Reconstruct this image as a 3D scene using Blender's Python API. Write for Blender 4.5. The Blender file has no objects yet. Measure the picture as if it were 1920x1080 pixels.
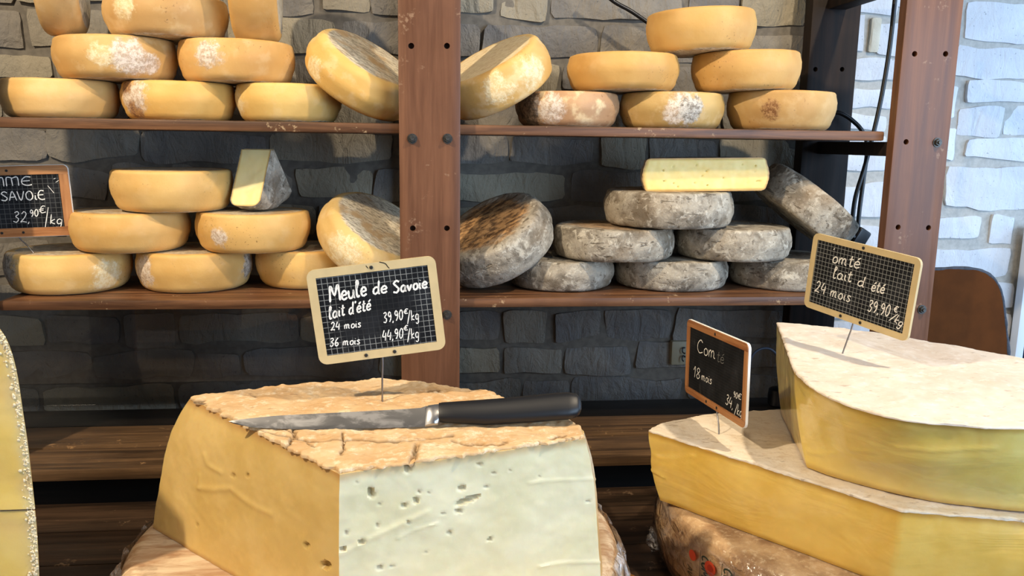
import bpy, bmesh, math, random
import numpy as np
from math import sin, cos, pi, radians, atan2, hypot, sqrt
from mathutils import Vector, Matrix, noise

scene = bpy.context.scene
COL = scene.collection
random.seed(7)

# ------------------------------------------------------------------ camera
FPX = 1536.0
YAW, PIT, ROL = radians(6.1), radians(10.15), 0.0145
CAM = np.array([0.0, 0.0, 1.45])
FW = np.array([sin(YAW)*cos(PIT), cos(YAW)*cos(PIT), -sin(PIT)])
R0 = np.array([cos(YAW), -sin(YAW), 0.0])
U0 = np.cross(R0, FW)
RT = R0*cos(ROL) + U0*sin(ROL)
UP = U0*cos(ROL) - R0*sin(ROL)
cam_d = bpy.data.cameras.new('camera')
cam_d.sensor_width = 36.0
cam_d.lens = 36.0*FPX/1920.0
cam_d.clip_start = 0.02
cam = bpy.data.objects.new('camera', cam_d)
COL.objects.link(cam)
cam.matrix_world = Matrix(((RT[0], UP[0], -FW[0], CAM[0]), (RT[1], UP[1], -FW[1], CAM[1]),
                           (RT[2], UP[2], -FW[2], CAM[2]), (0, 0, 0, 1)))
scene.camera = cam

# ------------------------------------------------------------------ colour management, world, lights
scene.view_settings.view_transform = 'Standard'
scene.view_settings.look = 'None'
scene.view_settings.gamma = 1.0
scene.view_settings.use_curve_mapping = False
scene.view_settings.exposure = 0.0

world = bpy.data.worlds.new('world')
scene.world = world
world.use_nodes = True
world.node_tree.nodes['Background'].inputs[0].default_value = (0.80, 0.88, 1.0, 1)
world.node_tree.nodes['Background'].inputs[1].default_value = 0.13


def look_rot(src, dst):
    return (Vector(dst)-Vector(src)).to_track_quat('-Z', 'Y').to_euler()


def area_light(name, loc, aim, sx, sy, power, col):
    d = bpy.data.lights.new(name, 'AREA')
    d.shape = 'RECTANGLE'; d.size = sx; d.size_y = sy; d.energy = power; d.color = col
    o = bpy.data.objects.new(name, d); COL.objects.link(o)
    o.location = loc; o.rotation_euler = look_rot(loc, aim)
    return o


def spot_light(name, loc, aim, power, col, angle=70, blend=0.5, r=0.03):
    d = bpy.data.lights.new(name, 'SPOT')
    d.energy = power; d.color = col; d.spot_size = radians(angle); d.spot_blend = blend; d.shadow_soft_size = r
    o = bpy.data.objects.new(name, d); COL.objects.link(o)
    o.location = loc; o.rotation_euler = look_rot(loc, aim)
    return o


# daylight through the shop window on the right
area_light('window_daylight', (2.15, -1.25, 1.65), (0.4, 1.2, 1.15), 2.0, 1.7, 100, (0.52, 0.73, 1.0))
# second, smaller window at the end of the stone wall
area_light('side_window_daylight', (2.45, 1.10, 1.55), (0.2, 1.62, 1.25), 0.8, 1.2, 22, (0.42, 0.66, 1.0))
# soft warm fill added from behind the viewer, no lamp known there
area_light('warm_fill_light', (-1.9, -1.1, 2.30), (-0.2, 1.3, 1.15), 2.0, 1.0, 15, (1.0, 0.82, 0.58))
# warm ceiling spots above the counter
WARM = (1.0, 0.83, 0.60)
spot_light('ceiling_spot_a', (-1.10, 0.35, 2.55), (-0.35, 1.35, 1.30), 122, WARM, 80, 0.6)
spot_light('ceiling_spot_b', (1.02, 0.55, 2.55), (0.42, 1.25, 1.25), 78, WARM, 80, 0.6)
spot_light('ceiling_spot_c', (0.10, 0.42, 2.55), (-0.10, 1.05, 1.15), 13, WARM, 70, 0.6)


# ------------------------------------------------------------------ pixel helpers (photo frame 1920x1080 -> world)
def ray(x, y):
    return FW + RT*((x-960)/FPX) - UP*((y-540)/FPX)


def hy(x, y, Y):
    d = ray(x, y); return CAM + d*(Y/d[1])


def hz(x, y, Z):
    d = ray(x, y); return CAM + d*((Z-CAM[2])/d[2])


def hplane(x, y, p0, n):
    d = ray(x, y); return CAM + d*(np.dot(np.array(p0)-CAM, n)/np.dot(d, n))


def pr(p):
    v = np.asarray(p)-CAM; d = v@FW
    return 960+FPX*(v@RT)/d, 540-FPX*(v@UP)/d


# ------------------------------------------------------------------ materials
def lin(c):
    f = lambda v: v/12.92 if v <= 0.04045 else ((v+0.055)/1.055)**2.4
    return tuple(f(v/255.0) for v in c)+(1.0,)


class NT:
    """small wrapper to write node graphs compactly"""
    def __init__(s, name):
        s.mat = bpy.data.materials.new(name); s.mat.use_nodes = True
        s.t = s.mat.node_tree; s.n = s.t.nodes
        s.b = s.n['Principled BSDF']; s.out = s.n['Material Output']
        s.P = s.n.new('ShaderNodeTexCoord').outputs['Object']

    def set(s, inp, v):
        if hasattr(v, 'is_linked') or hasattr(v, 'links'):
            s.t.links.new(v, inp)
        else:
            inp.default_value = v

    def mapping(s, loc=(0, 0, 0), scale=(1, 1, 1), src=None, rot=(0, 0, 0)):
        m = s.n.new('ShaderNodeMapping')
        s.set(m.inputs['Vector'], src or s.P)
        m.inputs['Location'].default_value = loc; m.inputs['Scale'].default_value = scale
        m.inputs['Rotation'].default_value = rot
        return m.outputs[0]

    def noise(s, scale, detail=3, rough=0.55, src=None, dist=0.0):
        m = s.n.new('ShaderNodeTexNoise')
        s.set(m.inputs['Vector'], src or s.P)
        m.inputs['Scale'].default_value = scale; m.inputs['Detail'].default_value = detail
        m.inputs['Roughness'].default_value = rough; m.inputs['Distortion'].default_value = dist
        return m.outputs[0]

    def vor(s, scale, src=None, feature='F1', rnd=1.0):
        m = s.n.new('ShaderNodeTexVoronoi'); m.feature = feature
        s.set(m.inputs['Vector'], src or s.P); m.inputs['Scale'].default_value = scale
        m.inputs['Randomness'].default_value = rnd
        return m.outputs['Distance']

    def math(s, op, a, b=0.0, c=None, clamp=False):
        m = s.n.new('ShaderNodeMath'); m.operation = op; m.use_clamp = clamp
        s.set(m.inputs[0], a); s.set(m.inputs[1], b)
        if c is not None: s.set(m.inputs[2], c)
        return m.outputs[0]

    def step(s, v, lo, hi):
        m = s.n.new('ShaderNodeMapRange'); m.interpolation_type = 'SMOOTHSTEP'
        s.set(m.inputs[0], v)
        if lo <= hi:
            m.inputs[1].default_value = lo; m.inputs[2].default_value = hi
            m.inputs[3].default_value = 0; m.inputs[4].default_value = 1
        else:
            m.inputs[1].default_value = hi; m.inputs[2].default_value = lo
            m.inputs[3].default_value = 1; m.inputs[4].default_value = 0
        return m.outputs[0]

    def mix(s, f, a, b, mode='MIX'):
        m = s.n.new('ShaderNodeMix'); m.data_type = 'RGBA'; m.blend_type = mode
        s.set(m.inputs[0], f); s.set(m.inputs[6], a); s.set(m.inputs[7], b)
        return m.outputs[2]

    def sep(s, src=None):
        m = s.n.new('ShaderNodeSeparateXYZ'); s.set(m.inputs[0], src or s.P); return m.outputs

    def dist(s, c, src=None):
        m = s.n.new('ShaderNodeVectorMath'); m.operation = 'DISTANCE'
        s.set(m.inputs[0], src or s.P); m.inputs[1].default_value = c
        return m.outputs['Value']

    def attr(s, name):
        m = s.n.new('ShaderNodeAttribute'); m.attribute_name = name; return m.outputs['Fac']

    def bump(s, h, strength=0.3, dist=0.002, prev=None):
        m = s.n.new('ShaderNodeBump'); s.set(m.inputs['Height'], h)
        m.inputs['Strength'].default_value = strength; m.inputs['Distance'].default_value = dist
        if prev is not None: s.set(m.inputs['Normal'], prev)
        return m.outputs[0]

    def fin(s, col, rough=0.6, nrm=None, spec=0.4, metal=0.0, sss=0.0, sr=(1, .5, .25), ss=0.01, coat=0.0, cr=0.1):
        s.set(s.b.inputs['Base Color'], col); s.set(s.b.inputs['Roughness'], rough)
        s.b.inputs['Specular IOR Level'].default_value = spec
        s.b.inputs['Metallic'].default_value = metal
        if nrm is not None: s.set(s.b.inputs['Normal'], nrm)
        if sss:
            s.b.inputs['Subsurface Weight'].default_value = sss
            s.b.inputs['Subsurface Radius'].default_value = sr
            s.b.inputs['Subsurface Scale'].default_value = ss
        if coat:
            s.b.inputs['Coat Weight'].default_value = coat; s.b.inputs['Coat Roughness'].default_value = cr
        return s.mat


def rnd3(seed):
    r = random.Random(seed); return (r.uniform(-9, 9), r.uniform(-9, 9), r.uniform(-9, 9))


PATCH = {'white': ((236, 222, 205), (190, 165, 140)), 'grey': ((205, 198, 185), (120, 112, 100)),
         'brown': ((120, 75, 40), (185, 140, 90)), 'pale': ((240, 222, 180), (225, 195, 140)),
         'dark': ((70, 62, 50), (150, 130, 105))}


def rind_yellow(seed, R, h, patches=(), tone=(226, 180, 104), tone2=(205, 152, 78), bloom=0.25, topc='grey', speck=0.6):
    tone = tuple(a*.78+b*.22 for a, b in zip(tone, (226, 196, 148))); tone2 = tuple(a*.78+b*.22 for a, b in zip(tone2, (212, 176, 124)))
    m = NT('rind_yellow'); q = m.mapping(loc=rnd3(seed))
    c = m.mix(m.step(m.noise(9, 3, src=q), .35, .65), lin(tone), lin(tone2))
    c = m.mix(m.math('MULTIPLY', m.step(m.noise(34, 4, src=q), .5, .68), bloom), c, lin((238, 212, 165)))
    sm = m.math('MULTIPLY', m.step(m.noise(230, 2, src=q), .64, .70), m.step(m.noise(14, 2, src=q), .5, .66))
    c = m.mix(m.math('MULTIPLY', sm, speck), c, lin((112, 74, 40)))
    hgt = m.math('MULTIPLY', m.noise(120, 4, src=q), 0.5)
    for (ang, zr, rad, kind) in patches:
        a = radians(ang)
        d = m.dist((R*sin(a), -R*cos(a), h*zr))
        f = m.math('ADD', m.math('DIVIDE', d, rad), m.math('MULTIPLY', m.math('SUBTRACT', m.noise(42, 6, .75, src=q), .5), 2.3))
        f = m.math('MULTIPLY', m.step(f, 1.08, .58), .92)
        ca, cb = PATCH[kind]
        pc = m.mix(m.step(m.noise(120, 6, .8, src=q), .42, .60), lin(ca), lin(cb))
        c = m.mix(f, c, pc)
        hgt = m.math('ADD', hgt, m.math('MULTIPLY', f, m.noise(260, 3, src=q)))
    # flat faces carry a dry, fibrous grey bloom
    x, y, z = m.sep()
    r2 = m.math('SQRT', m.math('ADD', m.math('MULTIPLY', x, x), m.math('MULTIPLY', y, y)))
    r2 = m.math('ADD', r2, m.math('MULTIPLY', m.math('SUBTRACT', m.noise(40, 3, src=q), .5), .012))
    tm = m.math('MULTIPLY', m.step(r2, R*.86, R*.80), m.step(m.math('ABSOLUTE', z), h*.40, h*.46))
    st = m.mapping(loc=rnd3(seed+3), scale=(85, 230, 60), rot=(0, 0, .5))
    fib = m.noise(1.0, 6, .75, src=st)
    if topc == 'grey':
        tc = m.mix(m.step(fib, .36, .6), lin((142, 126, 104)), lin((224, 209, 180)))
        tc = m.mix(m.step(m.noise(22, 4, src=q), .52, .68), tc, lin((186, 154, 112)))
    else:
        tc = m.mix(m.step(fib, .36, .6), lin((214, 186, 138)), lin((240, 222, 184)))
    c = m.mix(tm, c, tc)
    hgt = m.math('ADD', hgt, m.math('MULTIPLY', tm, m.math('MULTIPLY', fib, 1.6)))
    return m.fin(c, .55, m.bump(hgt, .35, .0025), .35, sss=.06, sr=(1, .55, .2), ss=.006)


def rind_grey(seed, R, h, warm=0.3, topc=None):
    m = NT('rind_grey'); q = m.mapping(loc=rnd3(seed))
    n1 = m.noise(22, 6, .68, src=q, dist=.25)
    c = m.mix(m.step(n1, .36, .62), lin((116, 107, 94)), lin((176, 167, 151)))
    c = m.mix(m.math('MULTIPLY', m.step(m.noise(52, 5, .7, src=q, dist=.5), .52, .64), .75), c, lin((210, 202, 185)))
    c = m.mix(m.math('MULTIPLY', m.step(m.noise(80, 5, .72, src=q, dist=.4), .57, .66), .8), c, lin((84, 72, 58)))
    c = m.mix(m.math('MULTIPLY', m.step(m.noise(7, 3, src=q), .42, .7), warm), c, lin((164, 134, 96)))
    fl = m.vor(34, src=m.mapping(loc=rnd3(seed+1), scale=(1, 1, 1.5)))
    hgt = m.math('ADD', m.math('MULTIPLY', n1, 1.3), m.math('MULTIPLY', m.noise(110, 5, .72, src=q, dist=.6), .8))
    hgt = m.math('ADD', hgt, m.math('MULTIPLY', fl, -.5))
    scar = m.step(m.noise(1, 2, .5, src=m.mapping(loc=rnd3(seed+2), scale=(30, 30, 130), rot=(.3, .4, 0)), dist=.6), .66, .70)
    c = m.mix(m.math('MULTIPLY', scar, .6), c, lin((70, 58, 44)))
    hgt = m.math('SUBTRACT', hgt, m.math('MULTIPLY', scar, .5))
    if topc:
        x, y, z = m.sep()
        r2 = m.math('SQRT', m.math('ADD', m.math('MULTIPLY', x, x), m.math('MULTIPLY', y, y)))
        r2 = m.math('ADD', r2, m.math('MULTIPLY', m.math('SUBTRACT', m.noise(30, 3, src=q), .5), .05))
        tm = m.math('MULTIPLY', m.step(r2, R*.86, R*.6), m.step(z, h*.38, h*.46))
        fib = m.noise(1.0, 4, .7, src=m.mapping(loc=rnd3(seed+4), scale=(60, 110, 60), rot=(0, 0, .9)))
        tc = m.mix(m.step(fib, .38, .6), lin((92, 62, 34)), lin((196, 150, 98)))
        c = m.mix(m.math('MULTIPLY', tm, topc), c, tc)
        hgt = m.math('ADD', hgt, m.math('MULTIPLY', tm, fib))
    return m.fin(c, .85, m.bump(hgt, .65, .0045), .2)


def wood(name, dark, light, axis='x', scale=1.0, rough=.5, seed=0, worn=None, bump=.25, spec=.35):
    m = NT(name)
    big, small = 3.0*scale, 62.0*scale
    sc = {'x': (big, small, small), 'y': (small, big, small), 'z': (small, small, big)}[axis]
    oi = m.n.new('ShaderNodeObjectInfo')
    add = m.n.new('ShaderNodeVectorMath'); add.operation = 'ADD'
    m.t.links.new(m.P, add.inputs[0])
    cmb = m.n.new('ShaderNodeCombineXYZ')
    for i in range(3): m.t.links.new(m.math('MULTIPLY', oi.outputs['Random'], 7.0+3*i), cmb.inputs[i])
    m.t.links.new(cmb.outputs[0], add.inputs[1])
    g = m.noise(1.0, 5, .65, src=m.mapping(loc=rnd3(seed+11), scale=sc, src=add.outputs[0]), dist=.4)
    c = m.mix(m.step(g, .3, .7), lin(dark), lin(light))
    blot = m.noise(7, 4, .6, src=add.outputs[0])
    c = m.mix(m.math('MULTIPLY', m.step(blot, .45, .7), .45), c, lin(dark))
    if worn:
        w = m.math('MULTIPLY', m.step(m.noise(18, 5, .75, src=add.outputs[0]), .60, .68), m.step(m.noise(150, 2, src=add.outputs[0]), .45, .6))
        c = m.mix(m.math('MULTIPLY', w, .7), c, lin(worn))
    rr = m.math('ADD', rough-.1, m.math('MULTIPLY', g, .2))
    return m.fin(c, rr, m.bump(g, bump, .0015), spec)


def plain(name, col, rough=.5, metal=0, spec=.4, noise_amt=.0, bump=0, nscale=60, coat=0):
    m = NT(name)
    c = lin(col)
    nrm = None
    if noise_amt or bump:
        n = m.noise(nscale, 4)
        if noise_amt: c = m.mix(m.math('MULTIPLY', m.step(n, .35, .65), noise_amt), c, lin(tuple(v*.45 for v in col)))
        if bump: nrm = m.bump(n, bump, .002)
    return m.fin(c, rough, nrm, spec, metal, coat=coat)


def paste(name, tone, tone2, edge_col, sss=.35, coat=0.0, wr=0.0, rough=.42, crack=(150, 112, 50)):
    """cut cheese: 'edge' = dry outer margin, 'hole' = depth of eyes and slits"""
    m = NT(name)
    n = m.noise(13, 3)
    c = m.mix(m.step(n, .35, .65), lin(tone), lin(tone2))
    c = m.mix(m.math('MULTIPLY', m.step(m.noise(80, 4), .5, .66), .12), c, lin(tuple(min(255, v*1.08) for v in tone)))
    e = m.math('ADD', m.attr('edge'), m.math('MULTIPLY', m.math('SUBTRACT', m.noise(35, 3), .5), .5))
    c = m.mix(m.step(e, .25, 1.0), c, lin(edge_col))
    c = m.mix(m.math('MULTIPLY', m.attr('hole'), .6), c, lin(crack))
    nrm = m.bump(m.noise(70, 4, .6), .12, .002)
    if wr:
        nrm = m.bump(m.noise(1.0, 3, .5, src=m.mapping(scale=(7, 7, 20)), dist=1.2), wr, .006, prev=nrm)
    return m.fin(c, rough, nrm, .4, sss=sss, sr=(1, .6, .22), ss=.012, coat=coat, cr=.09)


# ------------------------------------------------------------------ mesh helpers
def mesh_obj(name, verts, faces, mat, parent=None, smooth=40, matidx=None, attrs=None):
    me = bpy.data.meshes.new(name)
    me.from_pydata([tuple(map(float, v)) for v in verts], [], [tuple(int(i) for i in f) for f in faces])
    for mt in (mat if isinstance(mat, (list, tuple)) else [mat]):
        if mt: me.materials.append(mt)
    if matidx is not None: me.polygons.foreach_set('material_index', [int(i) for i in matidx])
    if smooth:
        me.polygons.foreach_set('use_smooth', [True]*len(me.polygons))
        me.set_sharp_from_angle(angle=radians(smooth))
    if attrs:
        for k, v in attrs.items():
            a = me.attributes.new(k, 'FLOAT', 'POINT'); a.data.foreach_set('value', np.asarray(v, dtype=np.float32))
    me.update()
    o = bpy.data.objects.new(name, me); COL.objects.link(o)
    if parent: o.parent = parent
    return o


def bm_obj(name, bm, mat, parent=None, smooth=35):
    me = bpy.data.meshes.new(name); bm.to_mesh(me); bm.free()
    if mat: me.materials.append(mat)
    if smooth:
        me.polygons.foreach_set('use_smooth', [True]*len(me.polygons)); me.set_sharp_from_angle(angle=radians(smooth))
    o = bpy.data.objects.new(name, me); COL.objects.link(o)
    if parent: o.parent = parent
    return o


def tag(o, label, cat, group=None, kind=None):
    o['label'] = label; o['category'] = cat
    if group: o['group'] = group
    if kind: o['kind'] = kind
    return o


def thing(name, loc, label, cat, group=None, mat3=None):
    o = bpy.data.objects.new(name, None); COL.objects.link(o)
    o.empty_display_size = .05
    if mat3 is not None:
        o.matrix_world = Matrix.Translation(Vector(loc)) @ mat3.to_4x4()
    else:
        o.location = loc
    return tag(o, label, cat, group)


def box_bm(x0, x1, y0, y1, z0, z1, bev=0.0, seg=2):
    bm = bmesh.new()
    bmesh.ops.create_cube(bm, size=1.0)
    for v in bm.verts:
        v.co = Vector((x0+(v.co.x+.5)*(x1-x0), y0+(v.co.y+.5)*(y1-y0), z0+(v.co.z+.5)*(z1-z0)))
    if bev: bmesh.ops.bevel(bm, geom=bm.edges[:], offset=bev, segments=seg, affect='EDGES', profile=.6)
    return bm


def box(name, x0, x1, y0, y1, z0, z1, mat, parent=None, bev=.002, origin=True):
    """a bevelled box whose object origin is its own centre"""
    c = ((x0+x1)/2, (y0+y1)/2, (z0+z1)/2)
    o = bm_obj(name, box_bm(x0-c[0], x1-c[0], y0-c[1], y1-c[1], z0-c[2], z1-c[2], bev), mat, parent)
    o.location = c if parent is None else Vector(c)-parent.location
    return o


def catmull(pts, n=8, closed=False):
    pts = [np.asarray(p, float) for p in pts]
    if len(pts) < 3 and not closed:
        return [pts[0]+(pts[-1]-pts[0])*t for t in np.linspace(0, 1, n)]
    out = []; N = len(pts)
    for i in range(N if closed else N-1):
        if closed: a, b, c, d = pts[i-1], pts[i], pts[(i+1) % N], pts[(i+2) % N]
        else: a, b, c, d = pts[max(i-1, 0)], pts[i], pts[i+1], pts[min(i+2, N-1)]
        for t in np.linspace(0, 1, n, endpoint=False):
            out.append(.5*((2*b)+(-a+c)*t+(2*a-5*b+4*c-d)*t*t+(-a+3*b-3*c+d)*t**3))
    if not closed: out.append(pts[-1])
    return out


def tube_geo(pts, r, n=10):
    pts = [Vector(p) for p in pts]; V = []; Fc = []
    prevn = None
    for i, p in enumerate(pts):
        t = (pts[min(i+1, len(pts)-1)]-pts[max(i-1, 0)]).normalized()
        if prevn is None:
            a = t.cross(Vector((0, 1, 0.1))); a = a if a.length > .01 else t.cross(Vector((1, 0, 0))); a.normalize()
        else:
            a = (prevn - t*prevn.dot(t)).normalized()
        prevn = a; b = t.cross(a)
        rr = r[i] if isinstance(r, (list, tuple)) else r
        for k in range(n):
            V.append(p+a*(rr*cos(2*pi*k/n))+b*(rr*sin(2*pi*k/n)))
    for i in range(len(pts)-1):
        for k in range(n):
            Fc.append((i*n+k, i*n+(k+1) % n, (i+1)*n+(k+1) % n, (i+1)*n+k))
    Fc.append(tuple(range(n-1, -1, -1))); Fc.append(tuple((len(pts)-1)*n+k for k in range(n)))
    return V, Fc


def tube(name, pts, r, mat, parent=None, n=10):
    V, Fc = tube_geo(pts, r, n); return mesh_obj(name, V, Fc, mat, parent, 60)


def lathe_geo(prof, n=72):
    V = []; Fc = []
    for (r, z) in prof:
        for k in range(n):
            V.append((r*cos(2*pi*k/n), r*sin(2*pi*k/n), z))
    for i in range(len(prof)-1):
        for k in range(n):
            Fc.append((i*n+k, i*n+(k+1) % n, (i+1)*n+(k+1) % n, (i+1)*n+k))
    return V, Fc


def basis_from_z(n, spin=0.0):
    n = Vector(n).normalized()
    y = Vector((0, 1, 0)); x = y.cross(n)
    x.normalize(); y = n.cross(x)
    return Matrix((x, y, n)).transposed() @ Matrix.Rotation(spin, 3, 'Z')


def fbm(p, s, oct=3, seed=0.0):
    return noise.fractal(Vector((p[0]*s+seed, p[1]*s-seed*.7, p[2]*s+seed*1.3)), 1.0, 2.0, oct)


def wheel_profile(R, h, cr, bulge, ct=None):
    """closed profile from bottom centre round to top centre; ct = radius of the top edge"""
    ct = ct or cr
    P = [(R*t, -h/2) for t in (0.0001, .25, .5, .7)]
    P.append((R-cr*1.25, -h/2+.0004))
    for i in range(6):
        a = -pi/2+i*(pi/2)/5
        P.append((R-cr+cr*cos(a), -h/2+cr+cr*sin(a)))
    z0, z1 = -h/2+cr, h/2-ct
    for t in (.25, .5, .75):
        P.append((R+bulge*4*t*(1-t)*(1.25-.5*t), z0+(z1-z0)*t))
    for i in range(6):
        a = i*(pi/2)/5
        P.append((R-ct+ct*cos(a)-bulge*.3, h/2-ct+ct*sin(a)))
    P.append((R-ct*1.25-bulge*.3, h/2-.0004))
    P += [(R*t, h/2) for t in (.7, .5, .25, .0001)]
    return P


def wheel(label, x, y, z0, R, h, mat, n=(0, 0, 1), cr=.014, bulge=.004, amp=.0012, seed=0, group=None, center=None, ns=72, name='cheese_round', ct=None, taper=0.0):
    prof = wheel_profile(R, h, cr, bulge, ct)
    V, Fc = lathe_geo(prof, ns)
    out = []
    for v in V:
        d = fbm(v, 14, 2, seed*3.1)*amp + fbm(v, 45, 3, seed*1.7)*amp*.45
        rr = hypot(v[0], v[1])+1e-6
        flat = abs(v[2]) > h/2-.001
        k = (0 if flat else d)-taper*R*(.5-v[2]/h)
        zz = v[2]+(-abs(d)*(1 if v[2] > 0 else -1)*.5 if flat else 0)
        out.append((v[0]*(1+k/R), v[1]*(1+k/R), zz))
    o = mesh_obj(name, out, Fc, mat, None, 50)
    M = basis_from_z(n)
    c = Vector(center) if center is not None else Vector((x, y, z0+h/2))
    o.matrix_world = Matrix.Translation(c) @ M.to_4x4()
    return tag(o, label, 'cheese', group)


# ------------------------------------------------------------------ shared materials
M_POST = wood('post_wood', (90, 57, 38), (122, 82, 57), 'z', .7, .42, 1, worn=(150, 120, 95), bump=.12)
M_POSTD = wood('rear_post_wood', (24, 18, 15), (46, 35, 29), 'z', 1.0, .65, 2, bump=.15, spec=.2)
M_SHELF = wood('shelf_wood', (66, 42, 28), (128, 88, 58), 'x', 1.0, .45, 3, worn=(200, 170, 130), bump=.3)
M_BENCH = wood('bench_wood', (58, 43, 30), (116, 88, 60), 'x', 1.0, .42, 4, worn=(180, 140, 95), bump=.35)
M_TABLE = wood('table_wood', (36, 27, 20), (76, 57, 42), 'x', 1.0, .4, 5, worn=(130, 105, 80), bump=.35)
M_BLACKW = wood('black_wood', (16, 14, 13), (34, 29, 26), 'x', 1.0, .4, 6, bump=.2)
M_BLACK = plain('black_rubber', (14, 14, 17), .35)
M_STEEL = plain('steel', (150, 150, 155), .3, 1.0)
M_BOLT = plain('dark_steel', (84, 82, 78), .42, .6, noise_amt=.5, nscale=300)
M_HOLE = plain('crack_black', (10, 8, 7), .9)  # plain near-black for the crack marks on the slate frame

# ------------------------------------------------------------------ the setting: walls of split stone, floor
def stone_mat(name, ca, cb, cc, rnd_amt, bscale):
    m = NT(name)
    oi = m.n.new('ShaderNodeObjectInfo')
    add = m.n.new('ShaderNodeVectorMath'); add.operation = 'ADD'
    m.t.links.new(m.P, add.inputs[0])
    cmb = m.n.new('ShaderNodeCombineXYZ')
    for i in range(3): m.t.links.new(m.math('MULTIPLY', oi.outputs['Random'], 11.0+5*i), cmb.inputs[i])
    m.t.links.new(cmb.outputs[0], add.inputs[1]); q = add.outputs[0]
    c = m.mix(m.step(m.noise(9, 4, .6, src=q, dist=.5), .35, .65), lin(ca), lin(cb))
    c = m.mix(m.math('MULTIPLY', m.step(oi.outputs['Random'], .55, .95), rnd_amt), c, lin(cc))
    c = m.mix(m.math('MULTIPLY', m.step(m.noise(160, 3, src=q), .66, .72), .5), c, lin(tuple(v*.5 for v in ca)))
    hgt = m.math('ADD', m.noise(1.0, 5, .6, src=m.mapping(scale=(30, 30, 13), rot=(0, .6, 0), src=q), dist=.9), m.math('MULTIPLY', m.noise(60, 4, .65, src=q), .35))
    return m.fin(c, .8, m.bump(hgt, .8, bscale), .25)


M_GREY = stone_mat('grey_stone', (112, 109, 106), (134, 128, 119), (158, 149, 128), .8, .013)
M_GREYM = plain('grey_mortar', (116, 110, 101), .9, noise_amt=.3, bump=.5, nscale=70)
M_WHITE = stone_mat('white_stone', (204, 207, 213), (216, 219, 225), (220, 221, 223), .3, .0045)
M_TAN = stone_mat('bare_stone', (212, 206, 190), (196, 188, 168), (200, 190, 170), .3, .004)
M_WHITEM = plain('white_mortar', (186, 184, 178), .9, noise_amt=.18, bump=.6, nscale=90)
M_FLOOR = plain('floor_tiles', (70, 62, 54), .6, noise_amt=.3, nscale=8)

YG, YW = 1.722, 1.79           # mortar planes of the grey and of the white wall
XC = 0.805                     # where the grey wall ends


def struct(o):
    o['kind'] = 'structure'; return o


struct(box('floor', -3.0, 3.4, -2.5, 2.2, -.05, 0.0, M_FLOOR, bev=0))
wall_back = struct(box('wall_back', -1.6, XC, YG, YG+.25, 0.0, 2.7, M_GREYM, bev=0))
wall_right = struct(box('wall_right', XC+.001, 3.4, YW, YW+.2, 0.0, 2.7, M_WHITEM, bev=0))


def stone(x0, x1, z0, z1, ybase, proud, mat, parent, nx=5, nz=4, rough=.004, jit=.005, rs=None):
    rs = rs or random
    cx, cz = (x0+x1)/2, (z0+z1)/2
    V = []; sd = rs.uniform(0, 50)
    tilt = rs.uniform(-.006, .006); tz = rs.uniform(-.005, .005)
    cr = {}
    for i in range(nx+1):
        for j in range(nz+1):
            u, w = i/nx, j/nz
            px, pz = x0+(x1-x0)*u, z0+(z1-z0)*w
            px += fbm((px*3, pz, sd), 9, 2)*jit*(1.2 if i in (0, nx) else .4)
            pz += fbm((px, pz*3, sd+9), 9, 2)*jit*(1.2 if j in (0, nz) else .4)
            e = min(min(u, 1-u)*nx, 1)*min(min(w, 1-w)*nz, 1)
            if (i in (0, nx)) and (j in (0, nz)):       # knocked-off corners
                px += (cx-px)*.04; pz += (cz-pz)*.07
            yy = ybase-proud*(.80+.20*e)+tilt*(u-.5)+tz*(w-.5)+fbm((px, sd, pz), 16, 3)*rough
            V.append((px-cx, yy-ybase, pz-cz)); cr[i, j] = len(V)-1
    Fc = [(cr[i, j], cr[i+1, j], cr[i+1, j+1], cr[i, j+1]) for i in range(nx) for j in range(nz)]
    rim = [(i, 0) for i in range(nx)]+[(nx, j) for j in range(nz)]+[(i, nz) for i in range(nx, 0, -1)]+[(0, j) for j in range(nz, 0, -1)]
    b = {}
    for (i, j) in rim:
        v = V[cr[i, j]]; V.append((v[0], .004, v[2])); b[i, j] = len(V)-1
    for k in range(len(rim)):
        a, c = rim[k], rim[(k+1) % len(rim)]
        Fc.append((cr[c], cr[a], b[a], b[c]))
    o = mesh_obj('stone', V, Fc, mat, parent, 28)
    o.location = Vector((cx, ybase, cz))-parent.location
    return o


# grey wall: coursed split stone behind the shelves
rs = random.Random(21)
zj = [.80, .872, .945, 1.017, 1.098, 1.160, 1.245, 1.318, 1.395, 1.468, 1.545, 1.610, 1.690, 1.760, 1.84]
for k in range(len(zj)-1):
    x = -1.30+rs.uniform(-.1, .1)
    while x < XC-.01:
        w = rs.choice([.11, .15, .19, .23, .27])*rs.uniform(.9, 1.1)
        x1 = min(x+w, XC)
        if XC-x1 < .07: x1 = XC
        end = x1 >= XC-1e-6
        stone(x+.005, x1-(.005 if not end else rs.uniform(-.012, .012)), zj[k]+.007+rs.uniform(-.003, .004), zj[k+1]-.007+rs.uniform(-.004, .004),
              YG, rs.uniform(.003, .009), M_GREY, wall_back, 8, 5, .005, .010, rs)
        x = x1
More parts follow.
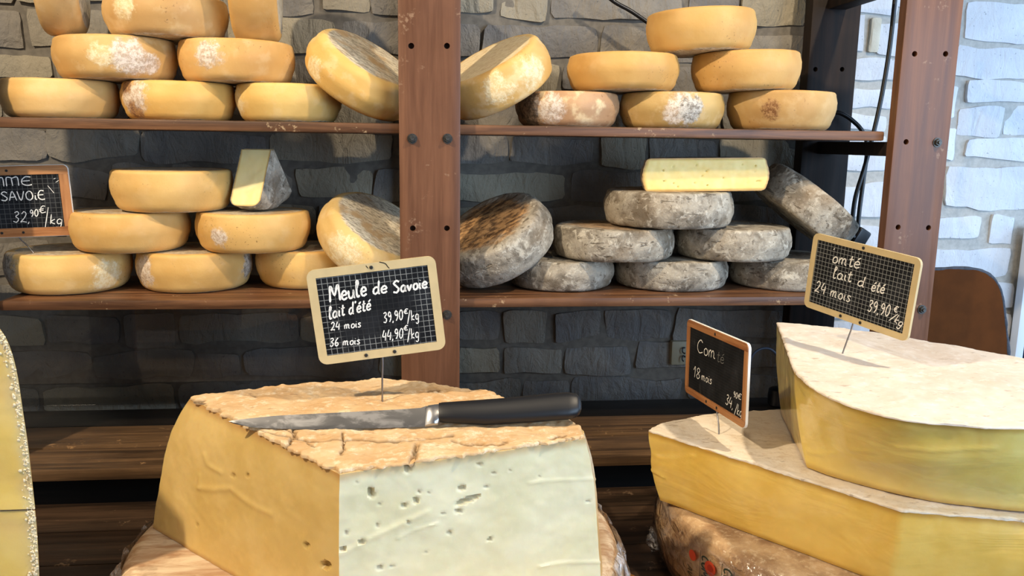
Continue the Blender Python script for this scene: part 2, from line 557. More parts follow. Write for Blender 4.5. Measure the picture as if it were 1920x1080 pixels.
# white wall: the stones one can pick out in the photo (x0, x1, y0, y1 on the picture plane of the wall)
WS = [(1790, 1811, -12, 74), (1815, 1935, 4, 80), (1796, 1960, 86, 148), (1780, 1799, 160, 223), (1812, 1950, 153, 191),
      (1801, 1890, 197, 255), (1893, 1990, 194, 254), (1774, 1798, 236, 302), (1815, 1960, 262, 300), (1776, 1960, 312, 393),
      (1740, 1851, 409, 448), (1864, 1913, 404, 462), (1730, 1906, 466, 522), (1800, 1905, 531, 580), (1730, 1790, 531, 590),
      (1800, 1900, 588, 640), (1780, 1890, 648, 710), (1800, 1935, -70, -4), (1690, 1785, -70, 20), (1700, 1780, 30, 95), (1695, 1775, 105, 152),
      (1605, 1692, -30, 25), (1604, 1631, 31, 96), (1650, 1696, 40, 103), (1600, 1690, 109, 153), (1596, 1684, 161, 206),
      (1590, 1665, 214, 246), (1584, 1668, 252, 278), (1586, 1672, 286, 321), (1578, 1672, 342, 408), (1574, 1655, 419, 478), (1680, 1722, 300, 360), (1680, 1735, 370, 440),
      (1560, 1640, 486, 540), (1550, 1640, 548, 600), (1540, 1640, 606, 660), (1650, 1722, 486, 545), (1650, 1722, 552, 610), (1650, 1770, 617, 670),
      (1500, 1575, 20, 78), (1490, 1590, 86, 140), (1500, 1580, 148, 205), (1495, 1580, 212, 270), (1490, 1575, 278, 335), (1490, 1570, 343, 408), (1490, 1550, 545, 600), (1485, 1535, 606, 660)]
for (a, b, c, d) in WS:
    p, q = hy(a, (c+d)/2, YW-.016), hy(b, (c+d)/2, YW-.016)
    t, u = hy((a+b)/2, c, YW-.016), hy((a+b)/2, d, YW-.016)
    if p[0] < XC+.02:
        p[0] = XC+.02
        if q[0]-p[0] < .02: continue
    stone(p[0]+.002, q[0]-.002, u[2]+.002, t[2]-.002, YW, rs.uniform(.003, .008), M_WHITE, wall_right, 8, 5, .0028, .009, rs)
p, q = hy(1630, 70, YW-.01), hy(1652, 70, YW-.01)
stone(p[0], q[0], hy(1640, 101, YW)[2], hy(1640, 40, YW)[2], YW, .012, M_TAN, wall_right, 5, 5, .004, .006, rs)

# right-hand window at the picture's edge
wx = hy(1905, 600, YW-.03)[0]
win = struct(thing('window_1', (wx, YW-.03, .95), 'white framed dark window at the right edge beyond the stone wall', 'window'))
wtop = hy(1915, 425, YW-.03)[2]
M_WFRAME = plain('window_paint', (222, 228, 236), .4)
M_WGLASS = plain('window_dark_glass', (24, 30, 46), .08, spec=.6)
for nm, (x0, x1, z0, z1, mt, yo) in {'window_frame': (0.0, .02, 0, wtop-.95, M_WFRAME, 0), 'window_head': (.02, .6, wtop-.97, wtop-.95, M_WFRAME, 0),
                                   'window_pane': (.02, .6, 0, wtop-.972, M_WGLASS, .015), 'window_bar': (.02, .6, .20, .222, M_WFRAME, 0.004)}.items():
    o = bm_obj(nm, box_bm(x0, x1, -.012+yo, .012+yo if nm != 'window_pane' else .02, z0, z1, .002), mt, win)

# ------------------------------------------------------------------ shelving unit
SX0, SX1 = -.695, .806
S1, S2 = 1.4765, 1.181
unit = thing('shelving_unit', (0, 1.52, .91), 'tall brown wooden shelving unit with bolted posts against the stone wall', 'shelf')


def part(o, parent):
    o.location = o.location; return o


def pbox(name, x0, x1, y0, y1, z0, z1, mat, parent, bev=.002):
    return box(name, x0, x1, y0, y1, z0, z1, mat, parent, bev)


def post_with_holes(name, x0, x1, y0, y1, z0, z1, mat, parent, holes, r=.0048, bev=.002):
    c = Vector(((x0+x1)/2, (y0+y1)/2, (z0+z1)/2))
    o = bm_obj(name, box_bm(x0-c.x, x1-c.x, y0-c.y, y1-c.y, z0-c.z, z1-c.z, bev), mat, None)
    o.location = c
    bm = bmesh.new()
    for (hx, hzv) in holes:
        m4 = Matrix.Translation(Vector((hx-c.x, y0-c.y, hzv-c.z))) @ Matrix.Rotation(pi/2, 4, 'X')
        bmesh.ops.create_cone(bm, cap_ends=True, segments=16, radius1=r, radius2=r, depth=.03, matrix=m4)
    cut = bm_obj('cutter', bm, None, None); cut.location = c
    md = o.modifiers.new('b', 'BOOLEAN'); md.object = cut; md.operation = 'DIFFERENCE'; md.solver = 'EXACT'
    dg = bpy.context.evaluated_depsgraph_get(); dg.update()
    me = bpy.data.meshes.new_from_object(o.evaluated_get(dg))
    o.modifiers.clear(); o.data = me
    bpy.data.objects.remove(cut)
    me.set_sharp_from_angle(angle=radians(30))
    o.parent = parent; o.location = c-parent.location
    return o


def bolt(post, x, y, z):
    bm = bmesh.new()
    rot = Matrix.Rotation(pi/2, 4, 'X')
    bmesh.ops.create_cone(bm, cap_ends=True, segments=20, radius1=.0082, radius2=.0082, depth=.0016, matrix=Matrix.Translation((0, -.0008, 0)) @ rot)
    bmesh.ops.create_cone(bm, cap_ends=True, segments=6, radius1=.0064, radius2=.0058, depth=.005, matrix=Matrix.Translation((0, -.004, 0)) @ rot)
    bmesh.ops.create_cone(bm, cap_ends=True, segments=12, radius1=.0034, radius2=.003, depth=.004, matrix=Matrix.Translation((0, -.0080, 0)) @ rot)
    o = bm_obj('bolt', bm, M_BOLT, post)
    o.location = Vector((x, y, z))-post.location-unit.location
    return o


YP = 1.37
pc = post_with_holes('post', -.0425, .0575, YP, YP+.022, .912, 1.80, M_POST, unit,
                     [tuple(hy(a, b, YP)[[0, 2]]) for a, b in ((771, 86), (838, 86), (774, 428), (838, 428))])
for a, b in ((773, 260), (839, 260), (770, 590), (838, 590)):
    p = hy(a, b, YP); bolt(pc, p[0], YP, p[2])
prt = post_with_holes('post', .810, .912, YP, YP+.022, .912, 1.80, M_POST, unit,
                      [tuple(hy(a, b, YP)[[0, 2]]) for a, b in ((1715, 101), (1773, 101), (1699, 266), (1684, 426), (1741, 427))])
for a, b in ((1757, 267), (1728, 580)):
    p = hy(a, b, YP); bolt(prt, p[0], YP, p[2])
plf = post_with_holes('post', -.797, -.6975, YP, YP+.022, .912, 1.80, M_POST, unit, [(-.77, 1.6), (-.72, 1.6)])
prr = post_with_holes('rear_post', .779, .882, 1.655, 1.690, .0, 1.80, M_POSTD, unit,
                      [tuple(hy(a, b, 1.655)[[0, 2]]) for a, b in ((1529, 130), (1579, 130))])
pbox('shelf', SX0, SX1, 1.394, 1.652, S1-.0165, S1, M_SHELF, unit, .0035)
pbox('shelf', SX0, SX1, 1.394, 1.652, S2-.0165, S2, M_SHELF, unit, .0035)
for zt in (1.748, S1-.017, S2-.017):
    for (xa, xb) in ((.811, .850), (.004, .043)):
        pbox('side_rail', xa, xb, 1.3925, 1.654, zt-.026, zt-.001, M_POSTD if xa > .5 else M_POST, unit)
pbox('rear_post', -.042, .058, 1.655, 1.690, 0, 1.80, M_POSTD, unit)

# ------------------------------------------------------------------ stepped bench behind the counter
ZB, ZT = .91, .85
bench = thing('stepped_bench', (0, 1.49, 0), 'worn brown slatted wooden bench below the shelves along the stone wall', 'bench')
for (y0, y1, mt, dz) in ((1.338, 1.4385, M_BENCH, 0), (1.4415, 1.549, M_BENCH, .001), (1.5525, 1.652, M_BLACKW, .0)):  # the rear plank's black puts the shade of the shelf into its colour
    pbox('plank', -1.05, 1.25, y0, y1, ZB-.021, ZB+dz-.0015, mt, bench, .004)
pbox('gap_blackout', -1.05, 1.25, 1.4445, 1.4575, .30, ZB-.0215, M_BLACKW, bench)  # dark sheet added to keep the gap under the bench black
for x0 in (-.95, -.02, .95):
    pbox('bench_leg', x0, x0+.06, 1.46, 1.64, 0, ZB-.0215, M_BLACKW, bench)

# ------------------------------------------------------------------ counter table
table = thing('counter_table', (0, .8, 0), 'dark plank counter table carrying the large cut cheeses', 'table')
yy = .30; k = 0
rs2 = random.Random(4)
while yy < 1.34:
    w = .104
    y1 = min(yy+w, 1.349)
    pbox('plank', -1.25, 1.45, yy+.0008, y1-.0008, ZT-.03, ZT-rs2.choice([0, .0008, .0016]), M_TABLE, table, .0025)
    yy += w
for x0 in (-1.15, 1.25):
    for y0 in (.36, 1.2):
        pbox('table_leg', x0, x0+.08, y0, y0+.08, 0, ZT-.031, M_BLACKW, table)

# ------------------------------------------------------------------ clear pane in front of the lower stones
mg = NT('clear_acrylic')
tr = mg.n.new('ShaderNodeBsdfTransparent'); gl = mg.n.new('ShaderNodeBsdfGlossy'); gl.inputs['Roughness'].default_value = .02
tr.inputs[0].default_value = (.93, .94, .95, 1)
fr = mg.n.new('ShaderNodeFresnel'); fr.inputs[0].default_value = 1.5
ms = mg.n.new('ShaderNodeMixShader')
mg.t.links.new(fr.outputs[0], ms.inputs[0]); mg.t.links.new(tr.outputs[0], ms.inputs[1]); mg.t.links.new(gl.outputs[0], ms.inputs[2])
mg.t.links.new(ms.outputs[0], mg.out.inputs[0])
pane = box('acrylic_panel', -1.0, -.06, 1.6925, 1.6945, .905, 1.155, mg.mat, None, 0)
tag(pane, 'clear acrylic splash panel in front of the dark stones below the lower left shelf', 'panel')

# ------------------------------------------------------------------ whole cheeses on the shelves
GU, GL, GR, GG = 'yellow wheels on the upper left shelf', 'yellow wheels on the lower left shelf', 'yellow wheels on the upper right shelf', 'grey wheels on the lower right shelf'
h1 = .0645
W = [  # label, x, y, z0, R, h, normal, patches, tone, tone2, bloom, group
    ('plain smooth yellow cheese wheel at the far left end of the upper shelf board', -.624, 1.52, S1, .0925, h1, (0, 0, 1), [], (226, 182, 110), (214, 166, 92), .15, GU),
    ('yellow cheese wheel with white and brown mould blotch, on the upper shelf board', -.426, 1.52, S1, .0935, h1, (0, 0, 1), [(-52, .05, .034, 'white'), (-62, .38, .018, 'brown'), (-52, -.38, .022, 'brown')], (228, 180, 92), (214, 160, 74), .1, GU),
    ('yellow cheese wheel on the upper shelf board, under the tilted wheel by the post', -.239, 1.52, S1, .0905, h1, (0, 0, 1), [(-75, 0, .03, 'pale')], (234, 196, 112), (222, 178, 92), .2, GU),
    ('yellow cheese wheel with broad white mould patch, second row of the upper left stack', -.527, 1.52, S1+h1+.0008, .0975, .0695, (-.012, 0, 1), [(12, .0, .034, 'white'), (30, -.2, .022, 'white'), (-15, .0, .02, 'pale')], (214, 168, 98), (196, 148, 80), .25, GU),
    ('yellow cheese wheel with small white bloom, right in second row, upper left stack', -.325, 1.52, S1+h1+.0005, .097, .069, (0, 0, 1), [(-28, .12, .026, 'white')], (222, 172, 98), (206, 152, 80), .2, GU),
    ('tan cheese wheel on top of the upper left stack, cut by the picture edge', -.440, 1.52, S1+h1+.0715, .1005, .068, (0, 0, 1), [(-40, .1, .024, 'pale')], (206, 164, 102), (188, 142, 82), .25, GU),
    ('rough pinkish brown cheese wheel with dark left side, on the upper right shelf board', .260, 1.52, S1, .0935, .061, (0, 0, 1), [(-50, 0, .045, 'dark'), (-20, 0, .03, 'white')], (196, 152, 112), (172, 128, 92), .8, GR),
    ('yellow cheese wheel with big round grey and white mould patch on its side', .456, 1.52, S1, .0955, .064, (0, 0, 1), [(12, .02, .034, 'white'), (20, 0, .026, 'grey')], (200, 164, 96), (178, 140, 74), .3, GR),
    ('yellow cheese wheel at the right end of the upper shelf board beside the rear post', .667, 1.52, S1, .0985, .0705, (0, 0, 1), [(-10, 0, .02, 'brown')], (204, 164, 100), (186, 142, 80), .15, GR),
    ('smooth orange yellow cheese wheel, left one of two in the second row upper right', .361, 1.52, S1+.0650, .1005, .065, (-.012, 0, 1), [], (214, 166, 90), (200, 148, 74), .08, GR),
    ('smooth orange yellow cheese wheel, right one of two in the second row upper right', .594, 1.52, S1+.0702, .098, .069, (-.03, 0, 1), [], (210, 160, 86), (196, 144, 72), .08, GR),
    ('smooth orange yellow cheese wheel topping the upper right stack', .504, 1.52, S1+.1368, .099, .0725, (-.045, 0, 1), [], (212, 164, 88), (198, 146, 74), .06, GR),
    ('yellow cheese wheel with mouldy left shoulder holding the orange framed price slate', -.631, 1.52, S2, .1005, .070, (0, 0, 1), [(-72, .15, .034, 'grey'), (35, -.1, .03, 'pale')], (230, 188, 110), (216, 168, 88), .2, GL),
    ('yellow cheese wheel with white mould at both ends, bottom row of lower shelf', -.419, 1.534, S2, .0995, .070, (0, 0, 1), [(-62, .02, .034, 'white'), (66, .1, .026, 'grey')], (230, 188, 110), (214, 166, 88), .2, GL),
    ('yellow cheese wheel on the lower shelf board half hidden by the beige framed slate', -.221, 1.56, S2, .0945, .070, (0, 0, 1), [], (226, 180, 100), (212, 162, 82), .12, GL),
    ('yellow cheese wheel in the second row just right of the orange framed left slate', -.523, 1.52, S2+.0708, .099, .0690, (0, 0, 1), [], (226, 180, 104), (210, 160, 84), .12, GL),
    ('yellow cheese wheel under the cut wedge, right in the second row of the lower shelf', -.309, 1.52, S2+.0708, .0995, .0690, (0, 0, 1), [(-36, -.05, .018, 'white')], (228, 182, 104), (212, 162, 84), .15, GL),
    ('large smooth yellow cheese wheel on top of the lower left stack', -.446, 1.52, S2+.1408, .1025, .0715, (0, 0, 1), [], (228, 184, 108), (214, 166, 90), .1, GL),
]
for i, (lb, x, y, z0, R, h, n, pt, t1, t2, bl, g) in enumerate(W):
    wheel(lb, x, y, z0, R, h, rind_yellow(i*7+1, R, h, [(p_[0]+math.degrees(atan2(-x, y)),)+p_[1:] for p_ in pt], t1, t2, bl), n, seed=i+1, group=g, bulge=.004, cr=.017+.003*(i % 3 == 0), ct=.0075+.0015*(i % 2), taper=.05+.02*(i % 3))
# tilted yellow wheels against the centre post
R, h = .099, .072
wheel('tilted yellow cheese wheel with fibrous grey top, upper shelf, left of the centre post', 0, 0, 0, R, h,
      rind_yellow(201, R, h, [(-40, -.2, .022, 'pale')], (234, 192, 108), (220, 172, 88), .35), (.492, -.334, .804), cr=.02, bulge=.004, seed=31,
      center=(-.1085, 1.5014, 1.5615), group='yellow wheels leaning on the posts')
wheel('tilted yellow cheese wheel with pale dented top, upper shelf, right of the centre post', 0, 0, 0, R, h,
      rind_yellow(205, R, h, [(30, 0, .03, 'pale'), (-10, .1, .03, 'pale')], (226, 186, 112), (212, 164, 88), .5, topc='pale'), (-.47, -.27, .84), cr=.014, bulge=.004, seed=32,
      center=(.1270, 1.513, 1.5640), group='yellow wheels leaning on the posts')
R, h = .106, .075
wheel('tilted pale yellow cheese wheel with grey woven-print top behind the beige framed slate', 0, 0, 0, R, h,
      rind_yellow(209, R, h, [(-20, 0, .04, 'pale')], (232, 198, 130), (220, 180, 106), .4), (.470, -.38, .80), cr=.024, bulge=.003, seed=33,
      center=(-.092, 1.5099, 1.2700), group='yellow wheels leaning on the posts')
# wheels standing on their rims at the top left
R, h = .095, .066
wheel('cheese wheel standing on its rim with grey flat side, top left above the upper shelf', 0, 0, 0, R, h,
      rind_yellow(213, R, h, [(0, -.3, .03, 'brown')], (208, 166, 104), (190, 144, 84), .2), (.972, .235, 0), cr=.016, bulge=.005, seed=34,
      center=(-.606, 1.515, 1.6122+.0965), group=GU)
wheel('cheese wheel standing on its rim at the right end of the upper left stack', 0, 0, 0, R, .078,
      rind_yellow(217, R, .078, [], (220, 172, 96), (204, 152, 80), .1), (.995, .10, 0), cr=.014, bulge=.004, seed=35,
      center=(-.288, 1.515, 1.611+.0965), group=GU)

GW = [  # grey wheels
    ('grey mould cheese wheel on the lower shelf board, under the tilted grey wheel', .256, 1.534, S2, .0965, .056, .25, None),
    ('grey mould cheese wheel in the middle of the lower right shelf board', .474, 1.538, S2, .108, .056, .15, None),
    ('grey mould cheese wheel on the lower shelf board behind the right beige framed slate', .705, 1.534, S2, .1065, .056, .25, None),
    ('grey mould cheese wheel with cracked pale flakes, left in the second row lower right', .355, 1.52, S2+.0575, .112, .059, .35, .5),
    ('grey mould cheese wheel in the second row lower right, beside the leaning slab-like wheel', .586, 1.52, S2+.0575, .1065, .060, .15, None),
    ('grey mould cheese wheel directly under the cut yellow half cheese', .456, 1.515, S2+.119, .1175, .065, .2, .25),
]
for i, (lb, x, y, z0, R, h, wm, tc) in enumerate(GW):
    wheel(lb, x, y, z0, R, h, rind_grey(301+i*5, R, h, wm, tc), seed=60+i, amp=.0030, cr=.013, ct=.008, bulge=.004, group=GG, ns=96)
R, h = .106, .075
wheel('tilted grey mould cheese wheel with brown mossy top leaning beside the centre post', 0, 0, 0, R, h, rind_grey(340, R, h, .3, .9), (-.473, -.33, .817),
      cr=.016, bulge=.004, amp=.003, seed=70, center=(.1311, 1.5097, 1.2705), group=GG, ns=96)
R, h = .104, .068
c33 = hy(1497, 388, 1.565)
wheel('grey brown mould cheese wheel leaning steeply beside the half cheese and rear post', 0, 0, 0, R, h, rind_grey(345, R, h, .5), (.60, -.10, .79),
      cr=.010, bulge=.002, amp=.003, seed=71, center=(c33[0]+.004, 1.545, c33[2]), group=GG, ns=96)


# ------------------------------------------------------------------ lofted cut cheeses
def resample_keys(keys, step):
    """keys: list of (top_xy, bot_xy, tag, straight) closed -> arrays"""
    T, B, G = [], [], []
    N = len(keys)
    for i in range(N):
        a, b = keys[i], keys[(i+1) % N]
        L = np.linalg.norm(np.array(b[0])-np.array(a[0]))
        n = max(1, int(round(L/step)))
        for k in range(n):
            t = k/n
            if a[3]:
                T.append(np.array(a[0])*(1-t)+np.array(b[0])*t); B.append(np.array(a[1])*(1-t)+np.array(b[1])*t)
            else:
                p, q = keys[i-1], keys[(i+2) % N]
                def cm(j):
                    P = [np.array(v[j]) for v in (p, a, b, q)]
                    if p[3]: P[0] = 2*P[1]-P[2]
                    if b[3]: P[3] = 2*P[2]-P[1]
                    return .5*((2*P[1])+(-P[0]+P[2])*t+(2*P[0]-5*P[1]+4*P[2]-P[3])*t*t+(-P[0]+3*P[1]-3*P[2]+P[3])*t**3)
                T.append(cm(0)); B.append(cm(1))
            G.append(a[2])
    return np.array(T), np.array(B), G


def px_polydist(P, poly):
    """distance in photo pixels from points P (n,2) to a polyline"""
    best = np.full(len(P), 1e9)
    for a, b in zip(poly[:-1], poly[1:]):
        a, b = np.array(a, float), np.array(b, float); d = b-a
        t = np.clip(((P-a)@d)/(d@d), 0, 1)
        best = np.minimum(best, np.hypot(*(P-(a+t[:, None]*d)).T))
    return best


def projN(P):
    v = P-CAM; d = v@FW
    return np.stack([960+FPX*(v@RT)/d, 540-FPX*(v@UP)/d], 1)


def wedge(label, keys, zt, zb, mats, step=.0025, nz=60, rings=70, prof=1.0, holes=(), ridges=(), cracks=(), rough=.0008, rind_t=.0035,
          jag=.0015, top_amp=.0015, group=None, seed=0, edge_w=(.10, .06), extra=None, margin=None):
    T, B, G = resample_keys(keys, step)
    N = len(T)
    cen = T.mean(0)
    root = thing('cheese_wedge', (cen[0], cen[1], zb), label, 'cheese', group)
    off = np.array([cen[0], cen[1], zb])
    # --- paste: side walls + bottom
    vs = np.linspace(0, 1, nz+1)
    ztp = zt-rind_t
    P = np.zeros((nz+1, N, 3)); E = np.zeros((nz+1, N))
    nx = np.roll(T, -1, 0)-np.roll(T, 1, 0); nrm = np.stack([nx[:, 1], -nx[:, 0]], 1)
    nrm /= np.linalg.norm(nrm, axis=1)[:, None]+1e-9
    if np.sum(nrm*(T-cen)) < 0: nrm = -nrm
    for j, v in enumerate(vs):
        s = v if prof == 1.0 else prof*v+(1-prof)*(1-(1-v)**5)
        xy = T*(1-s)+B*s
        P[j, :, :2] = xy; P[j, :, 2] = ztp+(zb-ztp)*v
        E[j] = np.maximum(np.clip(1-v/edge_w[0], 0, 1), np.clip(1-(1-v)/edge_w[1], 0, 1))
    flat = P.reshape(-1, 3); NN = np.tile(nrm, (nz+1, 1))
    disp = np.array([fbm(p, 18, 3, seed) for p in flat])*rough*1.4+np.array([fbm(p, 90, 2, seed+5) for p in flat])*rough*.35
    pxs = projN(flat)
    H = np.zeros(len(flat))
    for (hx, hyy, rx, ry, ang, dep) in holes:
        dx, dy = pxs[:, 0]-hx, pxs[:, 1]-hyy
        ca, sa = cos(radians(ang)), sin(radians(ang))
        q = np.hypot((dx*ca+dy*sa)/rx, (-dx*sa+dy*ca)/ry)
        w = np.clip((1.15-q)/.35, 0, 1)
        disp -= w*dep; H = np.maximum(H, w)
    for (poly, wd, dep) in ridges:
        d = px_polydist(pxs, poly)
        disp += np.exp(-(d/wd)**2)*dep
    if extra is not None: disp += extra(flat, pxs)
    flat = flat+np.concatenate([NN*disp[:, None], np.zeros((len(flat), 1))], 1)
    Fc = []; mi = []
    for j in range(nz):
        for i in range(N):
            i2 = (i+1) % N
            Fc.append((j*N+i, (j+1)*N+i, (j+1)*N+i2, j*N+i2)); mi.append({'cut': 0, 'rind': 1, 'lamplit_cut': 2}[G[i]])
    Fc.append(tuple(nz*N+i for i in range(N))); mi.append(1)
    Fc.append(tuple(range(N-1, -1, -1))); mi.append(0)
    mesh_obj('paste', flat-off, Fc, [mats[0], mats[1]]+list(mats[3:]), root, 45, mi, {'edge': E.reshape(-1), 'hole': H})
    # --- top rind slab
    c2 = cen
    out = T+nrm*np.array([fbm((p[0], p[1], seed), 120, 3, seed)*jag+fbm((p[0], p[1], 3), 30, 2, seed)*jag for p in T])[:, None]+nrm*.0006
    V = [(c2[0], c2[1], zt)]; 
    fr = np.concatenate([np.linspace(0, .9, rings-12)[1:], np.linspace(.9, 1, 14)[1:]])
    for f in fr:
        for i in range(N): V.append((c2[0]+(out[i, 0]-c2[0])*f, c2[1]+(out[i, 1]-c2[1])*f, zt))
    K = len(fr)
    V = np.array(V)
    pz = projN(V)
    dz = np.array([fbm(p, 26, 4, seed+2) for p in V])*top_amp + np.array([fbm(p, 120, 2, seed+3) for p in V])*top_amp*.35
    fall = np.concatenate([[1], np.repeat(fr, N)])
    dz -= np.clip((fall-.985)/.015, 0, 1)**2*.0012
    Ck = np.zeros(len(V))
    for (poly, wd, dep) in cracks:
        pl = []
        for a, b in zip(poly[:-1], poly[1:]):
            for t in np.linspace(0, 1, 5, endpoint=False): pl.append((a[0]+(b[0]-a[0])*t+random.uniform(-3, 3), a[1]+(b[1]-a[1])*t+random.uniform(-1.5, 1.5)))
        pl.append(poly[-1])
        d = px_polydist(pz*np.array([1, 1.0]), pl)
        w = np.exp(-(d/wd)**2); dz -= w*dep; Ck = np.maximum(Ck, w)
    V[:, 2] += dz
    Fr = [(0, 1+i, 1+(i+1) % N) for i in range(N)]
    for k in range(K-1):
        for i in range(N):
            i2 = (i+1) % N; a = 1+k*N
            Fr.append((a+i, a+N+i, a+N+i2, a+i2))
    base = len(V)
    last = V[1+(K-1)*N:1+K*N].copy()
    low = last.copy(); low[:, 2] = zt-rind_t+.0002; 
    V = np.concatenate([V, low]); Ck = np.concatenate([Ck, np.zeros(N)])
    for i in range(N):
        i2 = (i+1) % N; a = 1+(K-1)*N
        Fr.append((a+i, base+i, base+i2, a+i2))
    Fr.append(tuple(base+i for i in range(N)))
    mesh_obj('rind', V-off, Fr, mats[2], root, 60, None, {'crack': Ck})
    return root


def top_rind(name, ca, cb, cc, dirt, seed):
    m = NT(name); q = m.mapping(loc=rnd3(seed))
    c = m.mix(m.step(m.noise(14, 4, .6, src=q), .35, .66), lin(ca), lin(cb))
    c = m.mix(m.math('MULTIPLY', m.step(m.noise(70, 5, .7, src=q), .5, .68), .6), c, lin(cc))
    sp = m.step(m.noise(1.0, 3, .6, src=m.mapping(loc=rnd3(seed+1), scale=(45, 130, 60))), .62, .72)
    c = m.mix(m.math('MULTIPLY', sp, .55), c, lin(dirt))
    c = m.mix(m.math('MULTIPLY', m.attr('crack'), .8), c, lin(tuple(v*.45 for v in dirt)))
    hgt = m.math('ADD', m.noise(150, 5, .7, src=q), m.math('MULTIPLY', m.noise(40, 3, src=q), .8))
    return m.fin(c, .85, m.bump(hgt, .5, .002), .2)


XY = lambda p: (p[0], p[1])
# --- A: large pale wedge with the knife
zA, zAb = 1.138, .961
PA = paste('daylit_cut_paste', (234, 224, 186), (226, 215, 172), (204, 176, 128), sss=.3)  # right face: part of the cool daylight is put into this paler colour
PA2 = paste('lamplit_cut_paste', (220, 188, 120), (210, 176, 104), (186, 142, 84), sss=.3)  # left face: yellower colour carries part of the warm lamp light
PAr = rind_yellow(400, .3, .2, (), (206, 164, 104), (186, 140, 84), .5)
RA = top_rind('orange_rind', (202, 164, 118), (218, 188, 146), (242, 226, 196), (146, 104, 68), 401)


def kA(tx, ty, off, tg, straight): 
    t = hz(tx, ty, zA); return (XY(t), (t[0]+off[0], t[1]+off[1]), tg, straight)


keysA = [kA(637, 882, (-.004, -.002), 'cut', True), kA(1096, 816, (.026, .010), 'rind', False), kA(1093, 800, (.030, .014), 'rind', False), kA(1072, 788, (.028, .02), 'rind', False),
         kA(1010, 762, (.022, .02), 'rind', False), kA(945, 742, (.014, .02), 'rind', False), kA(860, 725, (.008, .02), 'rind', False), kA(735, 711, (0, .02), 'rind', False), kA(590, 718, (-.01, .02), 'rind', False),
         kA(440, 732, (-.035, .02), 'rind', False), kA(356, 742, (-.058, .012), 'lamplit_cut', True)]
holesA = [(696, 924, 6, 9, -20, .006), (866, 915, 8, 5, -10, .003), (877, 937, 24, 4.5, -22, .006), (860, 958, 6, 4, 0, .003), (780, 938, 5, 5, 0, .0035), (758, 947, 6, 3, -20, .003),
          (786, 922, 4, 3, 0, .003), (712, 946, 2.5, 2.5, 0, .002), (707, 985, 3, 3, 0, .002), (766, 978, 4, 3, 0, .0025), (678, 1016, 7, 5, -25, .004), (644, 1029, 6, 4, -30, .004), (842, 998, 3, 5, 0, .0025),
          (650, 1000, 3, 4, 0, .002), (912, 912, 3, 2, -20, .002), (926, 886, 3, 3, 0, .0015), (900, 870, 5, 4, 0, .0015), (918, 1010, 5, 2.5, -35, .003), (712, 1063, 5, 4, -30, .003), (797, 1034, 2.5, 2.5, 0, .002), (610, 1060, 9, 8, 0, .006), (575, 1022, 5, 5, 0, .003), (437, 891, 4, 3, 0, .002), (464, 891, 3, 3, 0, .002), (369, 984, 2.5, 2.5, 0, .002),
          (1014, 893, 2, 3, 0, .0015), (958, 850 + 30, 2, 2, 0, .0015), (1103, 940, 3, 2, 0, .002), (830, 963, 5, 2, -10, .0015), (736, 1062, 3, 3, 0, .002), (804, 923, 3, 3, 0, .0015), (668, 903, 2, 2, 0, .0015),
          (767, 872, 7, 14, 15, .005)]
ridA = [([(640, 1040), (690, 1012), (760, 980), (800, 960)], 5, .0012), ([(745, 1010), (780, 992), (820, 980)], 2.5, .0012), ([(372, 915), (400, 918), (432, 916), (455, 935), (480, 952), (508, 963)], 5, .0014), ([(384, 852), (390, 872), (415, 886)], 4, .0012), ([(374, 890), (374, 915)], 3, .0015),
        ([(1010, 1062), (1060, 1054), (1125, 1054)], 2.5, .0012), ([(990, 905), (1050, 900), (1118, 898)], 2, .0008)]
crA = [([(480, 806), (540, 818), (600, 830), (665, 822), (720, 827), (800, 822), (850, 816)], 1.7, .003), ([(640, 812), (646, 835), (640, 850)], 2.0, .004), ([(785, 835), (778, 850), (768, 870)], 4.0, .006),
       ([(850, 826), (880, 834), (905, 832)], 1.8, .003), ([(550, 806), (557, 812), (545, 828), (530, 845)], 2.4, .004), ([(1030, 822), (1060, 815)], 1.4, .002), ([(470, 737), (480, 744)], 1.2, .002), ([(800, 733), (822, 734)], 1.6, .003), ([(365, 752), (385, 750)], 1.4, .002), ([(520, 795), (560, 820), (590, 838)], 1.2, .002), ([(905, 835), (940, 832), (950, 828)], 1.4, .002)]
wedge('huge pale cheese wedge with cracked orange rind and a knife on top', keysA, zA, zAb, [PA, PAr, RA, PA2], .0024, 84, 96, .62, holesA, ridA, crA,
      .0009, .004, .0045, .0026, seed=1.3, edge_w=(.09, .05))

# --- C: lower yellow Comte wedge, B: upper one
PC = paste('yellow_paste', (230, 194, 102), (220, 180, 82), (186, 142, 60), sss=.35, coat=.9, wr=.5, rough=.35)
PCr = rind_yellow(410, .3, .1, (), (196, 160, 110), (176, 136, 88), .5)
RC = top_rind('pinkish_white_rind', (224, 208, 184), (232, 220, 202), (208, 186, 156), (160, 136, 110), 411)
zC, zCb, zBt = 1.05, .9555, 1.165


def kk(t, zt_, b, zb_, tg, straight):
    return (XY(hz(t[0], t[1], zt_)), XY(hz(b[0], b[1], zb_)), tg, straight)


def kkxy(t, b, tg, straight): return (t, b, tg, straight)


